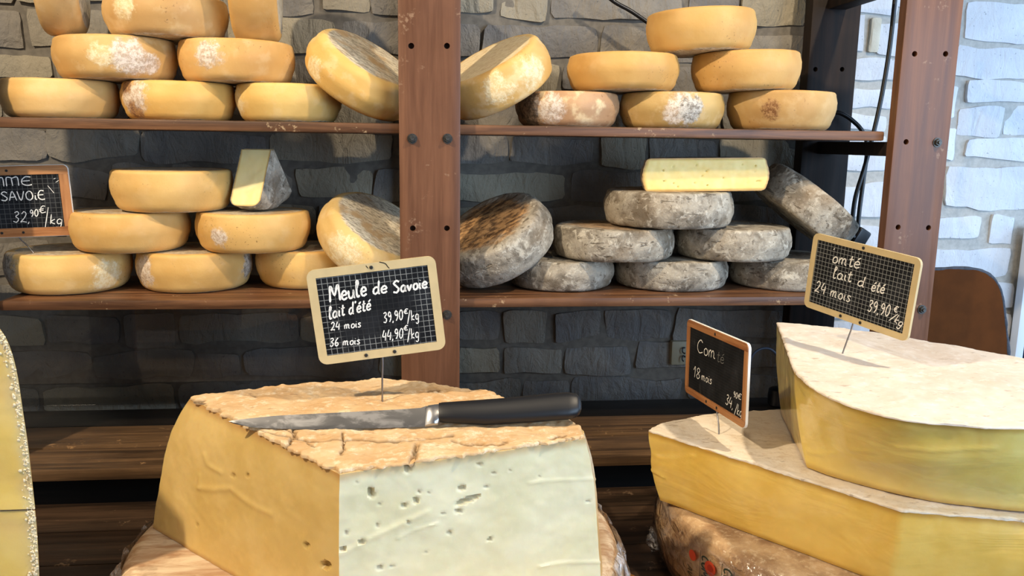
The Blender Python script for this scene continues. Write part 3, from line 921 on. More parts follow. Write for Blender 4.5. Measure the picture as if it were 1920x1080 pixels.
cCr = XY(hz(1690, 955, zC)); cCrb = XY(hz(1668, 1098, zCb))
keysC = [kk((1217, 806), zC, (1238, 938), zCb, 'cut', True), kkxy(cCr, cCrb, 'cut', True), kk((2040, 984), zC, (2050, 1140), zCb, 'cut', True), kkxy((.87, .79), (.87, .79), 'rind', False), kkxy((.97, .95), (.97, .95), 'rind', False),
         kkxy((.90, 1.13), (.90, 1.13), 'rind', False), kkxy((.74, 1.195), (.74, 1.195), 'rind', False), kkxy((.60, 1.178), (.60, 1.178), 'rind', False), kk((1450, 768), zC, (1460, 882), zCb, 'rind', False), kk((1330, 776), zC, (1345, 893), zCb, 'rind', False), kk((1255, 790), zC, (1270, 912), zCb, 'rind', False)]


def bulgeC(flat, pxs):
    v = (zC-flat[:, 2])/(zC-zCb)
    b = .005*np.sin(np.pi*np.clip(v, 0, 1))
    # pressed dent with film folds near the left end and a shallow hollow by the corner
    d1 = np.exp(-(((pxs[:, 0]-1250)/40)**2+((pxs[:, 1]-848)/14)**2))
    d2 = np.exp(-(((pxs[:, 0]-1600)/80)**2+((pxs[:, 1]-1000)/30)**2))
    return b-d1*.004-d2*.003


wedge('long low yellow cheese wedge with pinkish rind under the thick upper wedge', keysC, zC, zCb, [PC, PCr, RC], .0045, 40, 50, 1.0,
      [], [([(1230, 852), (1240, 858), (1270, 858), (1300, 853)], 3, .0018), ([(1226, 880), (1240, 888), (1252, 896)], 2, .0018)], [], .0006, .003, .0018, .0018, seed=4.1, edge_w=(.12, .12), extra=bulgeC)

bBL, bCo = hz(1456, 605, zBt), hz(1490, 695, zBt)
keysB = [kk((1490, 695), zBt, (1513, 876), zC+.002, 'cut', False), kk((1520, 722), zBt, (1550, 890), zC+.002, 'cut', False), kk((1560, 745), zBt, (1600, 905), zC+.002, 'cut', False), kk((1620, 767), zBt, (1665, 922), zC+.002, 'cut', False), kk((1700, 785), zBt, (1750, 940), zC+.002, 'cut', False),
         kk((1800, 795), zBt, (1840, 951), zC+.002, 'cut', False), kk((1920, 800), zBt, (1930, 959), zC+.002, 'cut', False), kkxy((.74, .765), (.755, .79), 'cut', False), kkxy((.86, .80), (.86, .81), 'rind', False), kkxy((.93, .90), (.93, .9), 'rind', False),
         kkxy((.90, .985), (.90, .985), 'rind', True), kk((1920, 672), zBt, (1920, 795), zC+.002, 'rind', False), kk((1700, 632), zBt, (1705, 770), zC+.002, 'rind', False), kk((1560, 613), zBt, (1566, 762), zC+.002, 'rind', False), kk((1457, 604), zBt, (1465, 776), zC+.002, 'cut', True)]


def bulgeB(flat, pxs):
    v = (zBt-flat[:, 2])/(zBt-zC)
    b = .004*np.sin(np.pi*np.clip(v, 0, 1))
    d1 = np.exp(-(((pxs[:, 0]-1760)/95)**2+((pxs[:, 1]-822)/20)**2))
    d2 = np.exp(-(((pxs[:, 0]-1560)/26)**2+((pxs[:, 1]-810)/46)**2))
    d3 = np.exp(-(((pxs[:, 0]-1700)/90)**2+((pxs[:, 1]-865)/14)**2))
    return b-d1*.005-d2*.0045+d3*.002


PB = paste('yellow_paste_upper', (240, 214, 126), (232, 202, 104), (196, 158, 76), sss=.35, coat=.9, wr=.5, rough=.35)
RB = top_rind('speckled_white_rind', (232, 220, 206), (222, 206, 190), (242, 236, 228), (160, 140, 122), 421)
wedge('thick yellow cheese wedge with speckled white rind on top of the low wedge', keysB, zBt, zC+.002, [PB, PCr, RB], .0045, 44, 50, 1.0, [],
      [([(1520, 848), (1545, 853), (1570, 850)], 3, .0015), ([(1600, 844), (1640, 846)], 2.5, .0012), ([(1680, 838), (1750, 844), (1860, 838)], 3, .0016)], [], .0006, .003, .0016, .0014, seed=6.2, edge_w=(.10, .12), extra=bulgeB)


# --- whole wheels under the wedges
def film_mat(name, amt, bs, sc):
    m = NT(name)
    t = m.n.new('ShaderNodeBsdfTransparent'); g = m.n.new('ShaderNodeBsdfGlossy'); d = m.n.new('ShaderNodeBsdfDiffuse')
    g.inputs['Roughness'].default_value = .12; g.inputs['Color'].default_value = (.95, .95, .97, 1)
    d.inputs['Color'].default_value = (.82, .80, .80, 1)
    nr = m.bump(m.noise(1, 4, .6, src=m.mapping(scale=sc), dist=1.6), 1.0, bs)
    m.t.links.new(nr, g.inputs['Normal']); m.t.links.new(nr, d.inputs['Normal'])
    f = m.n.new('ShaderNodeFresnel'); f.inputs[0].default_value = 1.45; m.t.links.new(nr, f.inputs['Normal'])
    a = m.n.new('ShaderNodeMixShader'); m.t.links.new(t.outputs[0], a.inputs[1]); m.t.links.new(d.outputs[0], a.inputs[2])
    m.set(a.inputs[0], m.math('MULTIPLY', m.step(m.noise(1, 3, .6, src=m.mapping(scale=tuple(v*.7 for v in sc)), dist=1), .45, .65), amt))
    b = m.n.new('ShaderNodeMixShader'); m.t.links.new(a.outputs[0], b.inputs[1]); m.t.links.new(g.outputs[0], b.inputs[2])
    m.set(b.inputs[0], m.math('ADD', f.outputs[0], .05, clamp=True))
    m.t.links.new(b.outputs[0], m.out.inputs[0])
    return m.mat


FILM = film_mat('cling_film', .45, .012, (30, 30, 30))
FILM2 = film_mat('cling_film_tight', .10, .006, (20, 20, 40))


def big_wheel(label, cx, cy, z0, z1, R, rmat, film, fseed, fcr):
    h = z1-z0
    root = thing('cheese_round', (cx, cy, z0), label, 'cheese')
    prof = wheel_profile(R, h, .02, .006)
    V, Fc = lathe_geo(prof, 160)
    V = [(v[0]*(1+fbm(v, 20, 3, fseed)*.002), v[1]*(1+fbm(v, 20, 3, fseed)*.002), v[2]+h/2) for v in V]
    mesh_obj('body', V, Fc, rmat, root, 50)
    # film shell, crumpled; open on the underside and where the wedge stands
    prof2 = [(R-.03, .002)]+[(r+.0022, z+h/2) for (r, z) in prof[5:-7]]
    V, Fc = lathe_geo(prof2, 260)
    out = []
    for v in V:
        a = atan2(v[1], v[0])
        w = abs(fbm((cos(a)*R, sin(a)*R, v[2]*.35), 42, 3, fseed+9))*fcr+abs(fbm((cos(a)*R, sin(a)*R, v[2]), 120, 2, fseed+2))*fcr*.4
        out.append((v[0]*(1+w/R), v[1]*(1+w/R), v[2]))
    mesh_obj('cling_film', out, Fc, film, root, 0)
    return root


def wrapped_rind():
    m = NT('wrapped_rind'); q = m.mapping(loc=rnd3(431))
    fib = m.noise(1, 5, .65, src=m.mapping(loc=rnd3(432), scale=(12, 60, 90), rot=(0, 0, .35)), dist=.6)
    c = m.mix(m.step(fib, .33, .66), lin((190, 150, 112)), lin((232, 208, 172)))
    c = m.mix(m.math('MULTIPLY', m.step(m.noise(26, 4, src=q), .58, .7), .5), c, lin((146, 106, 74)))
    return m.fin(c, .7, m.bump(fib, .4, .003), .3)


box_b = None
bd = NT('round_board'); 
M_BOARD = wood('round_board_wood', (120, 76, 34), (190, 134, 70), 'x', 1.0, .45, 9, bump=.2)
prof = [(.0001, 0), (.325, 0), (.33, .003), (.33, .009), (.326, .012), (.0001, .012)]
V, Fc = lathe_geo(prof, 96)
bo = mesh_obj('round_board', V, Fc, M_BOARD, None, 30); bo.location = (.02, .83, ZT+.0002)
tag(bo, 'round golden wooden board under the film-wrapped wheel on the counter', 'board')
big_wheel('film-wrapped whole cheese wheel under the huge pale wedge', -.06, .985, ZT+.0125, zAb-.0005, .305, wrapped_rind(), FILM, 3.3, .009)


def comte_rind():
    m = NT('comte_rind'); q = m.mapping(loc=rnd3(441))
    c = m.mix(m.step(m.noise(20, 5, .65, src=q), .35, .65), lin((150, 116, 82)), lin((198, 164, 122)))
    c = m.mix(m.math('MULTIPLY', m.step(m.noise(110, 4, .7, src=q), .5, .66), .6), c, lin((216, 190, 152)))
    return m.fin(c, .6, m.bump(m.noise(90, 5, .7, src=q), .5, .003), .35)


DX, DY, DR = .615, 1.040, .280
dw = big_wheel('whole rind-on cheese wheel with printed label band under the low yellow wedge', DX, DY, ZT+.0005, zCb-.0008, DR, comte_rind(), FILM2, 8.8, .002)

# printed band on the wheel's side: seals and lettering, laid on the curved side
STROKES = {}


def on_side(px, py, r):
    """hit the wheel's upright side"""
    d = ray(px, py); ox, oy = CAM[0]-DX, CAM[1]-DY
    A = d[0]**2+d[1]**2; Bq = ox*d[0]+oy*d[1]; Cq = ox*ox+oy*oy-r*r
    t = (-Bq-sqrt(Bq*Bq-A*Cq))/A
    p = CAM+d*t; return atan2(p[1]-DY, p[0]-DX), p[2]-(ZT+.0005)


DRL = DR+.0062


def side_pt(th, z, r=DRL): return (r*cos(th), r*sin(th), z)


def side_disc(name, px, py, rx, mat, r=DRL, star=0, lab=None):
    th, z = on_side(px, py, r); n = 28
    V = [side_pt(th, z, r)]
    for k in range(n):
        rr = rx*(1+(.12*(k % 2) if star else 0))
        V.append(side_pt(th+rr*cos(2*pi*k/n)/r, z+rr*sin(2*pi*k/n), r))
    o = mesh_obj(name, V, [(0, 1+k, 1+(k+1) % n) for k in range(n)], mat, dw)
    if lab: o['label'] = lab
    return o


M_RED = plain('print_red', (205, 72, 40), .5)
M_INK = plain('print_green_black', (44, 58, 46), .5)
M_BAND = plain('print_white', (190, 176, 150), .6)

# ------------------------------------------------------------------ a one-line handwriting alphabet
GL_ = {
    'M': (.80, [[(0, 0), (.08, .98), (.36, .38), (.64, 1), (.76, 0)]]),
    'e': (.48, [[(.05, .26), (.38, .3), (.34, .48), (.2, .52), (.05, .34), (.08, .08), (.24, 0), (.44, .1)]]),
    'u': (.52, [[(.02, .5), (.05, .1), (.18, 0), (.36, .14), (.4, .5)], [(.4, .5), (.41, .06), (.5, .02)]]),
    'l': (.30, [[(.04, .5), (.2, .85), (.14, 1.0), (.07, .85), (.06, .15), (.14, 0), (.26, .08)]]),
    'd': (.52, [[(.4, .42), (.24, .52), (.07, .38), (.05, .12), (.2, 0), (.38, .16)], [(.42, 1.0), (.40, .1), (.5, .02)]]),
    's': (.42, [[(.36, .46), (.2, .52), (.09, .40), (.26, .25), (.33, .12), (.2, 0), (.02, .06)]]),
    'S': (.60, [[(.52, .86), (.3, 1.0), (.08, .8), (.28, .55), (.48, .28), (.32, .02), (.02, .1)]]),
    'a': (.52, [[(.38, .42), (.22, .52), (.06, .36), (.06, .12), (.2, 0), (.36, .14), (.4, .48)], [(.4, .48), (.4, .08), (.5, .02)]]),
    'v': (.44, [[(.02, .5), (.16, .02), (.36, .5)]]),
    'o': (.46, [[(.22, .52), (.06, .36), (.08, .08), (.24, 0), (.39, .16), (.36, .42), (.22, .52)]]),
    'i': (.22, [[(.08, .5), (.07, .1), (.18, .02)], [(.10, .70), (.115, .73)]]),
    't': (.38, [[(.17, .86), (.13, .14), (.22, 0), (.34, .08)], [(.0, .56), (.34, .6)]]),
    "'": (.16, [[(.1, 1.0), (.06, .8)]]),
    'm': (.74, [[(.03, .5), (.05, .0)], [(.05, .3), (.18, .52), (.27, .4), (.27, 0)], [(.27, .3), (.41, .52), (.52, .4), (.52, .08), (.64, .02)]]),
    'r': (.36, [[(.04, .5), (.06, 0)], [(.06, .3), (.18, .5), (.32, .48)]]),
    'k': (.46, [[(.06, 1.0), (.05, 0)], [(.36, .5), (.07, .22), (.4, 0)]]),
    'g': (.48, [[(.38, .42), (.22, .52), (.06, .36), (.08, .1), (.22, .02), (.38, .18), (.4, .48)], [(.4, .48), (.36, -.25), (.2, -.4), (.04, -.28)]]),
    'C': (.66, [[(.56, .84), (.36, 1.0), (.1, .72), (.06, .3), (.26, .02), (.58, .14)]]),
    'O': (.66, [[(.32, 1.0), (.08, .7), (.1, .2), (.34, 0), (.56, .3), (.52, .8), (.32, 1.0)]]),
    'T': (.60, [[(.0, .96), (.56, 1.0)], [(.28, .98), (.27, 0)]]),
    'A': (.62, [[(.0, 0), (.28, 1.0), (.56, 0)], [(.1, .36), (.48, .4)]]),
    'V': (.56, [[(.0, 1.0), (.24, 0), (.52, 1.0)]]),
    'E': (.58, [[(.52, .95), (.26, 1.0), (.06, .62), (.08, .2), (.3, 0), (.54, .06)], [(.08, .52), (.46, .54)]]),
    'N': (.72, [[(.02, 0), (.06, 1.0), (.32, .94)], [(.30, .95), (.32, 0)], [(.32, .9), (.60, 1.0), (.62, 0)]]),
    '0': (.50, [[(.24, 1.0), (.06, .66), (.08, .2), (.24, 0), (.42, .3), (.4, .8), (.24, 1.0)]]),
    '1': (.30, [[(.0, .66), (.18, 1.0), (.16, 0)]]),
    '2': (.54, [[(.06, .78), (.22, 1.0), (.4, .8), (.28, .4), (.04, .04), (.2, .08), (.5, .02)]]),
    '3': (.50, [[(.06, .9), (.28, 1.0), (.38, .78), (.18, .55), (.4, .32), (.28, .02), (.02, .1)]]),
    '4': (.52, [[(.18, 1.0), (.04, .38), (.46, .42)], [(.38, .74), (.34, -.04)]]),
    '6': (.48, [[(.36, 1.0), (.12, .62), (.07, .2), (.22, 0), (.4, .18), (.3, .42), (.1, .3)]]),
    '8': (.50, [[(.24, .52), (.08, .78), (.24, 1.0), (.4, .8), (.24, .52), (.06, .24), (.22, 0), (.42, .22), (.24, .52)]]),
    '9': (.50, [[(.38, .78), (.2, .98), (.06, .72), (.22, .5), (.38, .7), (.36, .3), (.2, 0)]]),
    ',': (.20, [[(.09, .06), (.03, -.16)]]),
    '€': (.56, [[(.50, .84), (.3, .94), (.12, .6), (.16, .14), (.46, .1)], [(.0, .60), (.38, .62)], [(.0, .40), (.34, .42)]]),
    '/': (.44, [[(.0, -.25), (.4, 1.05)]]),
    ' ': (.36, []),
}
GL_['é'] = (.48, GL_['e'][1]+[[(.2, .66), (.4, .84)]])


def ribbons(strokes, w, V, Fc, yoff=0.0, wob=0.0):
    for st in strokes:
        pts = catmull(st, 6) if len(st) > 2 else [np.array(st[0], float)+(np.array(st[-1], float)-np.array(st[0], float))*t for t in (0, .33, .66, 1)]
        base = len(V); n = len(pts)
        for i, p in enumerate(pts):
            t = pts[min(i+1, n-1)]-pts[max(i-1, 0)]
            L = np.hypot(*t)+1e-9; nn = np.array([-t[1], t[0]])/L
            e = .7 if i in (0, n-1) else 1.0
            ww = w*e*(1+wob*sin(i*1.7+base))
            for s in (1, -1):
                q = p+nn*ww*.5*s; V.append((q[0], yoff, q[1]))
        for i in range(n-1):
            a = base+2*i; Fc.append((a, a+1, a+3, a+2))


def layout(text, x, z, size, slant=.12, track=.06, rot=0.0, xs=1.0):
    out = []; cx = 0
    for ch in text:
        wdt, sts = GL_[ch]
        for st in sts:
            pp = []
            for (a, b) in st:
                lx, lz = (cx+a*xs+slant*b)*size, b*size
                pp.append((x+lx*cos(rot)-lz*sin(rot), z+lx*sin(rot)+lz*cos(rot)))
            out.append(pp)
        cx += wdt*xs+track
    return out


# printed band on the big wheel (seals, COMTÉ running down the side)
def side_strokes(name, strokes, w, th0, z0, mat, r):
    V, Fc = [], []; ribbons(strokes, w, V, Fc)
    V = [side_pt(th0+v[0]/r, z0+v[2], r) for v in V]
    return mesh_obj(name, V, Fc, mat, dw, 0)


side_disc('seal', 1298, 1041, .0072, M_RED, DRL+.0006, lab='small red printed seal')
side_disc('seal', 1331, 1066, .0095, M_RED, DRL+.0006, lab='larger red printed seal with pale ring')
side_disc('seal_centre', 1331, 1066, .0048, plain('print_red_dark', (176, 52, 30), .5), DRL+.0010)
V, Fc = [], []
th, z = on_side(1332, 1066, DRL)
for (pxx, pyy, txt) in ((1317, 1040, 'COMT'), (1358, 1064, 'COMT')):
    th, z = on_side(pxx, pyy, DRL)
    side_strokes('lettering', layout(txt, 0, 0, .0125, 0, .08, -pi/2), .0024, th, z, M_INK, DRL+.0004)
    side_strokes('print_rule', [[(-.003, .004), (-.003, -.05)]], .0009, th, z, M_INK, DRL+.0004)
    side_strokes('print_rule', [[(.0155, .001), (.0155, -.05)]], .0009, th, z, M_INK, DRL+.0004)
th, z = on_side(1289, 1057, DRL)
side_strokes('lettering', layout('AV', 0, 0, .010, .3, .08, -pi/2+.2), .0012, th, z, M_INK, DRL+.0004)

# loose twist of film beside the wheel
rsf = random.Random(5); p = hz(1228, 1012, ZT+.02)
V, Fc = [], []
nu, nv = 16, 12
for i in range(nu):
    for j in range(nv):
        a, b = 2*pi*i/nu, pi*(j+.5)/nv
        rr = .014*(1+.55*fbm((cos(a)*sin(b), sin(a)*sin(b), cos(b)), 2.2, 3, 2.0))
        V.append((rr*sin(b)*cos(a)*.8, rr*sin(b)*sin(a), rr*cos(b)*1.1))
for i in range(nu):
    for j in range(nv-1):
        Fc.append((i*nv+j, ((i+1) % nu)*nv+j, ((i+1) % nu)*nv+j+1, i*nv+j+1))
o = mesh_obj('film_twist', V, Fc, FILM, dw, 0); o.location = Vector(p)-dw.location


# ------------------------------------------------------------------ left foreground cheese: two stacked blocks
PE = paste('left_paste', (250, 208, 122), (242, 196, 104), (232, 206, 150), sss=.3)
M_CRUMB = plain('rind_crumbs', (236, 220, 184), .8, noise_amt=.2, nscale=200)
M_ER = rind_yellow(450, .3, .2, (), (214, 186, 136), (196, 160, 106), .6)
YE = .86


def left_block(label, pts, ylow, seed):
    """pts: right-hand outline on the cut face, top to bottom (photo pixels)"""
    cur = catmull(pts, 10)
    P = [hy(p[0], p[1], YE) for p in cur]
    xl = -.72
    poly = [(xl, P[0][2])]+[(p[0], p[2]) for p in P]+[(xl, P[-1][2])]
    z0 = P[-1][2]
    root = thing('cheese_block', (-.5, YE+.08, z0), label, 'cheese', 'stacked blocks at the left edge')
    D = .17; nd = 8
    V, Fc, mi, E = [], [], [], []
    n = len(poly)
    for k in range(nd+1):
        for (x, z) in poly:
            V.append((x+.5-.62*k/nd*D, k/nd*D-.08, z-z0)); 
    # front: strips from left border to the rind outline
    m_ = 10; fb = len(V)
    rows = [(p[0], p[2]) for p in P]
    for (x, z) in rows:
        for j in range(m_+1):
            t = j/m_; tt = 1-(1-t)**2
            xx = xl+(x-xl)*tt
            yy_ = fbm((xx, 0, z), 22, 3, seed)*.0012
            V.append((xx+.5, -.08-.0005+yy_*(tt < .999), z-z0)); E.append(max(0, 1-(x-xx)/.022))
    for i in range(len(rows)-1):
        for j in range(m_):
            a = fb+i*(m_+1)+j; Fc.append((a, a+(m_+1), a+m_+2, a+1)); mi.append(0)
    for k in range(nd):
        for i in range(n-1):
            a = k*n+i; Fc.append((a, a+n, a+n+1, a+1)); mi.append(1)
    Fc.append(tuple(nd*n+i for i in range(n))); mi.append(0)
    Fc.append((0, n-1, (nd)*n+n-1, nd*n)); mi.append(0)
    Fc.append(tuple(i for i in range(n-1, -1, -1))); mi.append(0)
    Eall = [0]*((nd+1)*n)+E
    mesh_obj('paste', V, Fc, [PE, M_ER], root, 40, mi, {'edge': Eall, 'hole': [0]*len(V)})
    # crumbly white crust along the cut rim
    bm = bmesh.new(); rr = random.Random(seed)
    for i in range(330):
        t = rr.random()*(len(rows)-1); a = int(t); f = t-a
        x = rows[a][0]*(1-f)+rows[min(a+1, len(rows)-1)][0]*f; z = rows[a][1]*(1-f)+rows[min(a+1, len(rows)-1)][1]*f
        ins = abs(rr.gauss(0, .0036)); r = rr.uniform(.0004, .0015)
        m4 = Matrix.Translation((x-ins-.001+.5, -.0808+rr.uniform(-.0008, .0006), z-z0)) @ Matrix.Diagonal((rr.uniform(.7, 1.6), .7, rr.uniform(.7, 1.6), 1))
        bmesh.ops.create_icosphere(bm, subdivisions=1, radius=r, matrix=m4)
    c = bm_obj('rind_crumbs', bm, M_CRUMB, root, 0); c['kind'] = 'stuff'
    return root


left_block('tall cut yellow cheese block with white crumbly rind at the left edge, upper of two', [(-6, 612), (8, 628), (22, 660), (33, 705), (43, 770), (52, 830), (59, 890), (66, 953)], 0, 1)
left_block('cut yellow cheese block with crumbly rind at the left edge, lower of two', [(66, 957), (69, 990), (72, 1040), (74, 1100), (74, 1160), (70, 1200)], 0, 2)
pzl = hy(70, 1200, YE)[2]
# whatever stands below the frame: a wooden block carries the stack
rb = box('display_block', -.74, -.37, YE-.03, YE+.05, ZT+.0002, pzl-.0005, M_BOARD, None, .004)
tag(rb, 'wooden display block under the left edge cheese stack', 'block')

# ------------------------------------------------------------------ half cheese with the cut face to the front
def half_wheel():
    Rr, h = .1135, .060; cx, cy, z0 = .5065, 1.452, S2+.119+.0655
    root = thing('half_cheese', (cx, cy, z0), 'half grey-rind cheese showing its pale yellow cut face on the grey stack', 'cheese')
    root.rotation_euler = (0, -.022, -.03)
    prof = [p for p in wheel_profile(Rr, h, .010, .004)]
    ns = 48
    V, Fc = [], []
    for (r, z) in prof:
        for k in range(ns+1):
            a = pi*k/ns
            d = 1+fbm((r*cos(a), r*sin(a), z), 60, 3, 4)*.012
            V.append((r*cos(a)*d, r*sin(a)*d, z+h/2))
    for i in range(len(prof)-1):
        for k in range(ns):
            a = i*(ns+1)+k; Fc.append((a, a+1, a+ns+2, a+ns+1))
    mesh_obj('rind', V, Fc, rind_grey(351, Rr, h, .75), root, 50)
    # cut face: grid filling the profile outline, a hair inside the rind
    rim = [(r, z) for (r, z) in prof if True]
    nu, nv = 96, 28
    V, Fc, E, H = [], [], [], []
    zs = np.linspace(-h/2, h/2, nv+1)
    pr_ = sorted([(z, r) for (r, z) in prof[4:-4]])
    rr_ = random.Random(8); eyes = [(rr_.uniform(-.1, .1), rr_.uniform(.008, .052), rr_.uniform(.0005, .0012)) for _ in range(26)]
    for j, z in enumerate(zs):
        rmax = np.interp(z, [a for a, _ in pr_], [b for _, b in pr_])
        rmax *= 1+fbm((z, 1, 2), 200, 2)*.008
        for i in range(nu+1):
            x = -rmax+2*rmax*i/nu
            ed = min(rmax-abs(x), h/2-abs(z))
            y = -.0012+fbm((x, 3, z), 40, 3)*.0008+(.0014 if ed < .0025 else 0)
            hh = 0
            for (ex, ez, er) in eyes:
                w = max(0, min(1, 1.4-hypot((x-ex)/1.5, z+h/2-ez)/er)); hh = max(hh, w)
            V.append((x, y+hh*.003, z+h/2)); E.append(max(0, 1-ed/.007)); H.append(hh*.9)
    for j in range(nv):
        for i in range(nu):
            a = j*(nu+1)+i; Fc.append((a, a+1, a+nu+2, a+nu+1))
    o = mesh_obj('paste', V, Fc, paste('half_paste', (250, 222, 142), (244, 212, 126), (204, 156, 92), sss=.25, crack=(150, 124, 66)), root, 40, None, {'edge': E, 'hole': H})
    o['label'] = 'pale yellow cut face with small eyes'


half_wheel()


# ------------------------------------------------------------------ small wedge resting on its rim, cut face to the front
def small_wedge():
    Rr, h = .116, .060
    u = Vector((.93, -.36, 0)).normalized()           # wheel axis
    z0 = S2+.0708+.0695
    p = hy(484, 398, 1.50)
    root = thing('cheese_wedge', (p[0], 1.515, z0), 'small grey-rind cheese wedge with bright cut face standing on its rim', 'cheese',
                 mat3=Matrix((u, Vector((0, 0, 1)).cross(u), Vector((0, 0, 1)))).transposed())
    root.location.z = z0+.0006
    a0, a1 = radians(-25), radians(36)     # sector about straight-down, negative = towards the viewer
    n = 26
    def prof(t):  # rim cross-section: x offset along axis -> radius
        return Rr-.012*(abs(t)/(h/2))**6
    xs = [h*.5*s for s in (-1, -.94, -.8, -.5, 0, .5, .8, .94, 1)]
    V, Fc, = [], []
    for x in xs:
        for k in range(n+1):
            a = a0+(a1-a0)*k/n; r = prof(x)*(1+fbm((x, cos(a)*Rr, sin(a)*Rr), 45, 3, 2)*.02)
            V.append((x, r*sin(a), Rr-r*cos(a)))
    m_ = n+1
    for i in range(len(xs)-1):
        for k in range(n): Fc.append((i*m_+k, i*m_+k+1, (i+1)*m_+k+1, (i+1)*m_+k))
    ap = .010     # the tip has been cut away
    for s, x in ((0, xs[0]), (len(xs)-1, xs[-1])):
        b = len(V)
        for k in range(n+1):
            a = a0+(a1-a0)*k/n; V.append((x, ap*sin(a), Rr-ap*cos(a)))
        for k in range(n): 
            q = (s*m_+k, b+k, b+k+1, s*m_+k+1); Fc.append(q if s else q[::-1])
    mesh_obj('rind', V, Fc, rind_grey(361, Rr, h, .55), root, 50)
    V, Fc, E = [], [], []
    nu, nv = 20, 26
    def sheet(ang, inset, flip):
        b = len(V)
        for j in range(nv+1):
            for i in range(nu+1):
                x = -h/2+h*i/nu; rmax = prof(x); r = ap+(rmax-ap)*j/nv
                d = inset+fbm((x, r, ang), 60, 3)*.0008
                V.append((x*.985, r*sin(ang)+d*cos(ang), Rr-r*cos(ang)+d*sin(ang)))
                E.append(max(0, 1-min(rmax-r, h/2-abs(x))/.006))
        for j in range(nv):
            for i in range(nu):
                a = b+j*(nu+1)+i; q = (a, a+1, a+nu+2, a+nu+1); Fc.append(q[::-1] if flip else q)
    sheet(a0, .0006, True); sheet(a1, -.0006, False)
    b = len(V)
    for k in range(9):
        a = a0+(a1-a0)*k/8
        for x in (-h/2, h/2): V.append((x, ap*sin(a), Rr-ap*cos(a)+.0004)); E.append(.2)
    for k in range(8): Fc.append((b+2*k, b+2*k+1, b+2*k+3, b+2*k+2))
    mesh_obj('paste', V, Fc, paste('wedge_paste', (246, 230, 172), (240, 220, 152), (210, 174, 106), sss=.25), root, 40, None, {'edge': E, 'hole': [0]*len(V)})


small_wedge()

# ------------------------------------------------------------------ price slates
def slate_mat(name, pitch, amt, wear, line=(150, 152, 150)):
    m = NT(name); x, y, z = m.sep()
    c = m.mix(m.step(m.noise(26, 4), .4, .7), lin((18, 20, 23)), lin((34, 36, 40)))
    def ln(v): return m.step(m.math('ABSOLUTE', m.math('SUBTRACT', m.math('FRACT', m.math('DIVIDE', m.math('ADD', v, 1.0), pitch)), .5)), .060, .040)
    g = m.math('MAXIMUM', ln(x), ln(z))
    if wear:
        ex = m.math('MAXIMUM', m.step(m.math('ABSOLUTE', x), .036, .058), m.step(m.math('ABSOLUTE', z), .026, .036))
        g = m.math('MULTIPLY', g, m.math('MAXIMUM', m.math('MULTIPLY', ex, m.step(m.noise(30, 3), .3, .5)), .05))
    c = m.mix(m.math('MULTIPLY', g, amt), c, lin(line))
    sm = m.math('MULTIPLY', m.step(m.noise(1, 4, .7, src=m.mapping(scale=(60, 60, 18), rot=(0, .5, 0))), .58, .75), .10)
    c = m.mix(sm, c, lin((150, 150, 150)))
    return m.fin(c, .65, None, .15)


M_BEIGE = plain('beige_frame', (206, 184, 138), .5, noise_amt=.10, nscale=40)
M_ORANGE = wood('orange_frame', (142, 90, 54), (196, 142, 94), 'x', 2.0, .4, 12, bump=.1)
M_ORANGEV = wood('orange_frame_upright', (142, 90, 54), (196, 142, 94), 'z', 2.0, .4, 13, bump=.1)
M_CHALK = plain('chalk', (238, 236, 230), .9, noise_amt=.12, nscale=400)
M_CHALKF = plain('faint_chalk', (120, 120, 118), .9)
M_WEDGE = plain('white_edge', (240, 238, 232), .5)


def rrect(w, h, r, n=6):
    P = []
    for (sx, sz, a0) in ((1, 1, 0), (-1, 1, pi/2), (-1, -1, pi), (1, -1, 3*pi/2)):
        for k in range(n+1):
            a = a0+(pi/2)*k/n; P.append((sx*(w/2-r)+r*cos(a), sz*(h/2-r)+r*sin(a)))
    return P


def ring_mesh(name, outer, inner, y0, y1, mat, parent, smooth=30):
    n = len(outer); V = []
    for P, y in ((outer, y0), (inner, y0), (outer, y1), (inner, y1)): V += [(p[0], y, p[1]) for p in P]
    Fc = []
    for k in range(n):
        j = (k+1) % n
        Fc += [(k, j, n+j, n+k), (2*n+k, 3*n+k, 3*n+j, 2*n+j), (k, 2*n+k, 2*n+j, j), (n+k, n+j, 3*n+j, 3*n+k)]
    return mesh_obj(name, V, Fc, mat, parent, smooth)


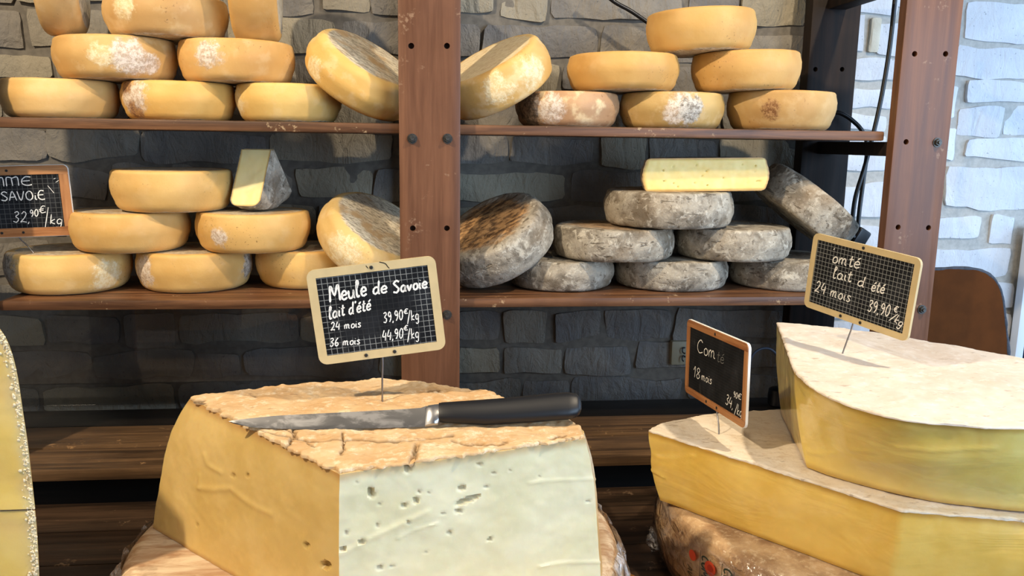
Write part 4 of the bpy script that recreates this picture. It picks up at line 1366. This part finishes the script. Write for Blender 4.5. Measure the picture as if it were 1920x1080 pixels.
def price_sign(label, corners, base_px, base_z, dirx, style, fw, pitch, gamt, wear, group='chalk price slates', thick=.004, rad=.008, base=None):
    base = np.array(hz(base_px[0], base_px[1], base_z)) if base is None else np.array(base)
    dx = np.array([dirx[0], dirx[1], 0.0]); dx /= np.linalg.norm(dx)
    nrm = np.array([dx[1], -dx[0], 0.0])                     # towards the viewer
    TLc, TRc, BRc, BLc = [hplane(c[0], c[1], base, nrm) for c in corners]
    cen = (TLc+TRc+BRc+BLc)/4
    u = (TRc-TLc)+(BRc-BLc); u /= np.linalg.norm(u)
    v = np.cross(u, nrm); v = v if v[2] > 0 else -v
    w = (np.linalg.norm(TRc-TLc)+np.linalg.norm(BRc-BLc))/2
    h = (abs((TLc-BLc)@v)+abs((TRc-BRc)@v))/2
    M3 = Matrix((Vector(u), Vector(-nrm), Vector(v))).transposed()
    root = thing('price_sign', base, label, 'price sign', group, M3)
    inv = M3.inverted()
    lc = inv @ Vector(cen-base)                               # board centre in sign space
    hub = bpy.data.objects.new('board', None)
    iw, ih = w-2*fw, h-2*fw

    def place(o, dy=0.0):
        o.location = (lc.x, lc.y+dy, lc.z); return o
    inner = []
    for p in rrect(w, h, rad):
        inner.append((max(-iw/2, min(iw/2, p[0])), max(-ih/2, min(ih/2, p[1]))))
    if style == 'beige':
        place(ring_mesh('frame', rrect(w, h, rad), inner, -thick/2, thick/2, M_BEIGE, root))
    else:
        full = ring_mesh('frame_edge', rrect(w+.0012, h+.0012, rad), [(p[0]*.985, p[1]*.985) for p in rrect(w, h, rad)], -thick/2+.0006, thick/2, M_WEDGE, root)
        place(full)
        for (x0, x1, z0, z1, mt) in ((-w/2, w/2, h/2-fw, h/2, M_ORANGE), (-w/2, w/2, -h/2, -h/2+fw, M_ORANGE),
                                     (-w/2, -w/2+fw, -h/2+fw+.0003, h/2-fw-.0003, M_ORANGEV), (w/2-fw, w/2, -h/2+fw+.0003, h/2-fw-.0003, M_ORANGEV)):
            horiz = mt is M_ORANGE
            bm = bmesh.new()
            if horiz:
                up = z1 > 0; P = []
                q = rrect(w, h, rad)
                P = [p for p in q if (p[1] > 0) == up]
                P = sorted(P, key=lambda p: p[0])
                zi = h/2-fw if up else -h/2+fw
                ring = [(P[0][0], zi)]+P+[(P[-1][0], zi)]
            else:
                ring = [(x0, z0), (x1, z0), (x1, z1), (x0, z1)]
            a = [bm.verts.new((p[0], -thick/2-.0004, p[1])) for p in ring]; b = [bm.verts.new((p[0], thick/2, p[1])) for p in ring]
            bm.faces.new(a); bm.faces.new(b[::-1])
            for k in range(len(ring)):
                bm.faces.new((a[k], b[k], b[(k+1) % len(ring)], a[(k+1) % len(ring)]))
            bmesh.ops.recalc_face_normals(bm, faces=bm.faces[:])
            place(bm_obj('frame_rail', bm, mt, root, 30))
    sl = bm_obj('slate', box_bm(-iw/2-.0004, iw/2+.0004, -thick/2+.0010, thick/2-.0004, -ih/2-.0004, ih/2+.0004, 0), slate_mat('slate', pitch, gamt, wear), root, 0)
    place(sl)
    # eyelets
    for (ex, ez) in ((-.0, h/2-fw*.5), (-.02, -h/2+fw*.5), (.014, -h/2+fw*.5)):
        V, Fc = lathe_geo([(.0022, 0), (.0022, .0005), (.0013, .0007), (.0011, .0001), (.0001, .0001)], 14)
        V = [(a, -c, b) for a, b, c in V]
        o = mesh_obj('eyelet', V, Fc, M_BOLT, root, 40); o.location = (lc.x+ex, lc.y-thick/2-.0004, lc.z+ez)
    # wire pin
    pb = inv @ Vector((0, 0, 0))
    topz = lc.z-h/2
    tp = Vector((lc.x-.001, lc.y+thick/2+.0009, topz+.02))
    pts = [Vector((0, 0, -.006)), Vector((0, 0, 0)), Vector((lc.x*.35, lc.y*.3+.002, topz*.45)), Vector((lc.x*.8, lc.y+thick/2+.0009, topz*.92)), tp]
    tube('pin', [Vector(q) for q in catmull(pts, 6)], .0011, M_STEEL, root, 8)
    txt = dict(root=root, lc=lc, y=-thick/2+.0007, iw=iw, ih=ih, u=u, v=v, nrm=nrm, base=base, inv=inv)
    return txt


def to_local(s, px, py):
    p = hplane(px, py, s['base']+s['nrm']*.002, s['nrm']); q = s['inv'] @ Vector(p-s['base'])
    return q.x-s['lc'].x, q.z-s['lc'].z


def write(s, text, p0, p1, hpx, w=.0016, mat=None, slant=.15, wob=.15, name='chalk_lettering'):
    """text from photo point p0 (baseline start) to p1 (baseline end); hpx = capital height in photo pixels"""
    a = to_local(s, *p0); b = to_local(s, *p1); t = to_local(s, p0[0], p0[1]-hpx)
    size = hypot(t[0]-a[0], t[1]-a[1]); L = hypot(b[0]-a[0], b[1]-a[1]); rot = atan2(b[1]-a[1], b[0]-a[0])
    nat = sum(GL_[c][0] for c in text)
    track = .05; xs = (L/size-track*len(text))/nat
    st = layout(text, a[0], a[1], size, slant, track, rot, xs)
    V, Fc = [], []; ribbons(st, w, V, Fc, 0, wob)
    o = mesh_obj(name, V, Fc, mat or M_CHALK, s['root'], 0)
    o.location = (s['lc'].x, s['lc'].y+s['y'], s['lc'].z)
    return o


def scribble(s, strokes_px, w, mat=None, name='chalk_mark'):
    V, Fc = [], []; ribbons([[to_local(s, *p) for p in st] for st in strokes_px], w, V, Fc)
    o = mesh_obj(name, V, Fc, mat or M_CHALK, s['root'], 0); o.location = (s['lc'].x, s['lc'].y+s['y']-.0001, s['lc'].z); return o


# the big beige slate on the pale wedge
s = price_sign('beige framed chalk slate for Meule de Savoie above the knife', [(580, 508), (818, 477), (834, 655), (593, 684)], (717, 751), zA, (1, 0.02), 'beige', .0102, .0066, .8, True, rad=.010)
write(s, 'Meule', (619, 567), (690, 553), 30, .0024)
write(s, 'de', (699, 552), (728, 548), 24, .0022)
write(s, 'Savoie', (737, 550), (803, 539), 22, .0023)
write(s, 'lait', (617, 599), (648, 590), 22, .0019, slant=.3)
write(s, "d'été", (654, 590), (697, 580), 22, .0019, slant=.25)
write(s, '24 mois', (620, 620), (678, 613), 15, .0013)
write(s, '36 mois', (618, 650), (676, 645), 15, .0013)
write(s, '39,90', (719, 606), (757, 599), 19, .0013)
write(s, '€', (757, 590), (767, 588), 10, .0011)
write(s, '/kg', (764, 603), (787, 598), 19, .0012)
write(s, '44,90', (717, 639), (757, 634), 19, .0013)
write(s, '€', (757, 621), (767, 619), 10, .0011)
write(s, '/kg', (764, 637), (787, 632), 19, .0012)
scribble(s, [[(711, 491), (722, 494), (727, 500), (730, 503)], [(686, 498), (690, 503)]], .0010, M_HOLE, 'frame_crack').location.y = s['lc'].y-.0023

# beige slate on the upper right wedge
d3 = np.array(hz(1690, 686, zBt))-np.array(hz(1475, 624, zBt))
s = price_sign('beige framed grid slate on the thick speckled wedge at the right', [(1537, 436), (1736, 489), (1697, 638), (1500, 572)], (1580, 662), zBt, (d3[0], d3[1]), 'beige', .0088, .0060, .85, False, rad=.009)
write(s, 'omté', (1559, 492), (1612, 504), 23, .0017)
write(s, 'lait', (1560, 521), (1597, 529), 22, .0017)
write(s, 'd', (1606, 535), (1620, 539), 20, .0016)
write(s, 'été', (1632, 545), (1658, 551), 21, .0017)
write(s, '24 mois', (1526, 546), (1594, 567), 21, .0016)
write(s, '39,90', (1625, 583), (1667, 594), 22, .0015)
write(s, '€', (1674, 585), (1684, 587), 12, .0013)
write(s, '/kg', (1668, 598), (1690, 614), 17, .0013)
scribble(s, [[(1562, 468), (1565, 466)]], .0013)

# orange framed slate on the low wedge
d2 = np.array(hz(1372, 858, zC))-np.array(hz(1284, 786, zC))
s = price_sign('orange wood framed slate for Comté 18 mois on the low yellow wedge', [(1292, 596), (1408, 649), (1397, 801), (1286, 735)], (1348, 815), zC, (d2[0], d2[1]), 'orange', .0100, .0040, .06, False, rad=.008)
write(s, 'Com', (1306, 660), (1342, 674), 25, .0014, slant=.05)
write(s, 'té', (1343, 677), (1357, 683), 22, .0009, M_CHALKF)
write(s, '18', (1299, 706), (1312, 712), 20, .0013)
write(s, 'mois', (1314, 712), (1334, 721), 17, .0012)
write(s, '34,', (1359, 757), (1374, 768), 20, .0013)
write(s, '90', (1374, 744), (1382, 748), 11, .0011)
write(s, '€', (1382, 748), (1390, 751), 12, .0011)
write(s, '/kg', (1376, 774), (1390, 783), 20, .0012)

# orange framed slate on the far left wheel
b4 = hz(62, 474, S2+.0695)
s = price_sign('orange wood framed slate for Tomme de Savoie on the lower shelf at the left edge', [(-96, 314), (127, 309), (141, 440), (-92, 449)], (62, 474), S2+.070, (1, .03), 'orange', .0150, .0082, .22, False, rad=.008)
write(s, 'TONNE', (-66, 353), (62, 347), 16, .0017, slant=0)
write(s, 'SAVOiE'.replace('i', 'i'), (2, 377), (86, 374), 17, .0017, slant=0)
write(s, '32,', (24, 417), (58, 417), 20, .0014)
write(s, '90', (56, 407), (73, 405), 13, .0015)
write(s, '€', (74, 402), (89, 398), 14, .0013)
write(s, '/', (83, 421), (98, 420), 30, .0013, slant=0)
write(s, 'kg', (93, 420), (118, 420), 18, .0014)
scribble(s, [[(89, 348), (95, 355), (101, 362)], [(100, 336), (104, 334)], [(104, 342), (110, 338)]], .0008)

# ------------------------------------------------------------------ knife on the pale wedge
zk = zA+.0022
P0 = hz(470, 801, zk); P1 = hz(820, 800, zk)
ku = (P1-P0)/np.linalg.norm(P1-P0)
kw = np.array([0, .70, .714]); kw -= ku*(kw@ku); kw /= np.linalg.norm(kw)
kn = np.cross(ku, kw)
if kn[1] > 0: kn = -kn                                       # faces the viewer
knife = thing('kitchen_knife', P0, 'long kitchen knife with black handle lying on the huge pale wedge', 'knife')


def kpt(px, py, off=0.0):
    return hplane(px, py, P0, kn)+kn*off-P0


spine = [(428, 790), (470, 785), (520, 780), (580, 777), (640, 774), (700, 771), (770, 767), (794, 765), (801, 761)]
edge = [(428, 790), (440, 795), (470, 801), (520, 804), (580, 805), (640, 804), (700, 803), (770, 801), (800, 800)]
V, Fc = [], []
ns_ = 36
sp = np.array([np.interp(np.linspace(428, 800, ns_), [p[0] for p in spine], [p[1] for p in spine])]).ravel()
eg = np.array([np.interp(np.linspace(428, 800, ns_), [p[0] for p in edge], [p[1] for p in edge])]).ravel()
xs = np.linspace(428, 800, ns_)
for i in range(ns_):
    t = .0011 if i else .0002
    a, b = kpt(xs[i], sp[i]), kpt(xs[i], eg[i])
    m_ = a*.25+b*.75
    V += [a+kn*t, m_+kn*t*.8, b, m_-kn*t*.8, a-kn*t]
for i in range(ns_-1):
    for k in range(5):
        a = i*5+k; b = i*5+(k+1) % 5; Fc.append((a, b, b+5, a+5))
Fc.append((0, 1, 2, 3, 4)); Fc.append(tuple((ns_-1)*5+k for k in (4, 3, 2, 1, 0)))
mk = NT('blade_steel')
sm = m_ = mk.noise(1, 4, .65, src=mk.mapping(scale=(30, 30, 90), rot=(0, .7, 0)), dist=.8)
M_BLADE = mk.fin(mk.mix(mk.step(sm, .45, .65), lin((104, 104, 106)), lin((140, 140, 142))), mk.math('ADD', .22, mk.math('MULTIPLY', sm, .35)), None, .5, .9)
mesh_obj('blade', V, Fc, M_BLADE, knife, 30)


def slab(name, xs_, top, bot, half, mat, rounding=10):
    """solid of elliptical section following two pixel outlines"""
    V, Fc = [], []
    for i, x in enumerate(xs_):
        a, b = kpt(x, top[i]), kpt(x, bot[i]); c = (a+b)/2; r = (a-b)/2
        for k in range(rounding):
            th = 2*pi*k/rounding
            ct, st = cos(th), sin(th)
            e = .72
            ct = math.copysign(abs(ct)**e, ct); st = math.copysign(abs(st)**e, st)
            V.append(c+r*ct+kn*half[i]*st)
    n = len(xs_)
    for i in range(n-1):
        for k in range(rounding):
            Fc.append((i*rounding+k, i*rounding+(k+1) % rounding, (i+1)*rounding+(k+1) % rounding, (i+1)*rounding+k))
    Fc.append(tuple(range(rounding-1, -1, -1))); Fc.append(tuple((n-1)*rounding+k for k in range(rounding)))
    return mesh_obj(name, V, Fc, mat, knife, 45)


slab('bolster', [797, 803, 812, 821, 825], [764, 760, 759, 758, 758], [800, 799, 798, 797, 789], [.0014, .004, .005, .005, .005], plain('bolster_steel', (170, 170, 172), .3, .95), 12)
hx = [823, 830, 850, 880, 910, 950, 1000, 1040, 1065, 1080, 1087, 1090]
ht = [757, 756, 755, 753, 751, 748, 743, 739, 737.5, 740, 747, 756]
hb = [790, 791, 792, 793.5, 795, 793, 790, 787, 785, 781, 776, 768]
hh = [.0065, .0075, .0085, .009, .0095, .0095, .0095, .0095, .009, .008, .006, .003]
slab('handle', hx, ht, hb, hh, plain('black_plastic', (22, 23, 27), .42, noise_amt=.1), 20)

# ------------------------------------------------------------------ cables, plug, socket, brown board
def cable(label, pts, r=.0042, smooth=8):
    root = thing('power_cable', pts[-1], label, 'cable')
    P = [Vector(p)-root.location for p in catmull(pts, smooth)]
    tube('cord', P, r, M_BLACK, root, 10)
    return root


Yc = 1.580
cable('black cable slanting behind the top cheese of the upper right stack', [hy(1120, -25, 1.66), hy(1150, 2, 1.66), hy(1185, 22, 1.66), hy(1230, 52, 1.66), hy(1280, 75, 1.66)], .0042)
c2 = cable('long black power cable hanging between the rear and front right posts', [hy(1682, -40, Yc), hy(1677, 10, Yc), hy(1668, 90, Yc), (hy(1655, 170, Yc)), hy(1640, 240, Yc), hy(1622, 310, Yc), hy(1604, 370, Yc), hy(1598, 420, Yc), hy(1600, 445, Yc)], .0044)
c3 = cable('short black power cable curling out behind the right end upper wheel', [hy(1560, 212, 1.635), hy(1575, 212, 1.630), hy(1596, 224, 1.625), hy(1616, 245, 1.62), hy(1626, 275, 1.62), hy(1620, 330, 1.615), hy(1612, 390, 1.61), hy(1608, 432, 1.61)], .0044)
pp = hy(1611, 444, 1.61)
bm = box_bm(-.016, .016, -.012, .012, -.02, .018, .006, 3)
o = bm_obj('plug', bm, M_BLACK, c3); o.location = Vector(pp)-c3.location; o.rotation_euler = (.1, .5, .2)

# pale socket plate on the grey wall
ps = hy(1277, 662, 1.704)
sock = thing('wall_socket', (ps[0], 1.71, ps[2]), 'pale square wall socket with black fittings on the grey stones beside the Comté slate', 'socket')
bm_obj('plate', box_bm(-.022, .022, -.008, .012, -.027, .027, .004), plain('socket_plate', (150, 142, 118), .5), sock)
for dz, rot in ((.008, .3), (-.010, -.3)):
    tube('hook', [Vector((.004+.004*cos(a+rot), -.010-.001*k, dz+.006*sin(a+rot))) for k, a in enumerate(np.linspace(.6, 4.8, 9))], .0016, M_BLACK, sock, 8)

# looped cable with a black end, left of the thick wedge
root = thing('looped_cable', hz(1450, 765, ZB), 'small black cable loop ending in a round black cap behind the thick wedge', 'cable')
Yl = 1.585
lp = [hy(1405, 700, Yl), hy(1408, 672, Yl), hy(1422, 656, Yl), hy(1442, 654, Yl), hy(1457, 668, Yl), hy(1463, 695, Yl), hy(1462, 728, Yl), hy(1462, 748, Yl)]
tube('cord', [Vector(p)-root.location for p in catmull([hy(1402, 757, Yl), hy(1402, 730, Yl)]+lp, 8)], .0026, plain('grey_cord', (62, 70, 86), .45), root, 8)
V, Fc = lathe_geo([(.0001, -.02), (.012, -.02), (.017, -.016), (.0185, 0), (.017, .016), (.012, .02), (.0001, .02)], 24)
o = mesh_obj('end_cap', V, Fc, M_BLACK, root, 40); o.location = Vector((hy(1456, 746, Yl)[0], Yl, ZB+.0205))-root.location; o.rotation_euler = (0, 0, 0)

# brown rounded board behind the right post
Yb = 1.44
ol = [(1700, 700), (1700, 505), (1755, 505), (1792, 503), (1832, 507), (1858, 522), (1873, 550), (1880, 600), (1885, 650), (1888, 700)]
cur = [hy(p[0], p[1], Yb) for p in ol[1:]]
cu = catmull(cur, 6)
zmin = ZB+.0005
ring = [(p[0], p[2]) for p in cu]
ring = ring+[(ring[-1][0]+.012, zmin), (ring[0][0], zmin)]
cx = sum(p[0] for p in ring)/len(ring)
rootb = thing('leaning_board', (cx, Yb, zmin), 'brown rounded board with grey worn rim standing behind the right post', 'board')
bm = bmesh.new()
a = [bm.verts.new((p[0]-cx, -.006, p[1]-zmin)) for p in ring]; b = [bm.verts.new((p[0]-cx, .006, p[1]-zmin)) for p in ring]
bm.faces.new(a); bm.faces.new(b[::-1])
for k in range(len(ring)): bm.faces.new((a[k], b[k], b[(k+1) % len(ring)], a[(k+1) % len(ring)]))
bmesh.ops.recalc_face_normals(bm, faces=bm.faces[:])
bm_obj('panel', bm, plain('brown_leather', (84, 48, 20), .75, spec=.08, noise_amt=.25, bump=.2, nscale=25), rootb, 30)
pts = [Vector((p[0]-cx+.002, -.002, p[1]-zmin)) for p in ring[:-1]]
tube('rim', pts, [.0045*(1+.35*fbm(p, 60, 2, 3)) for p in pts], plain('grey_rim', (58, 64, 76), .7, noise_amt=.5, nscale=150, bump=.5), rootb, 8)
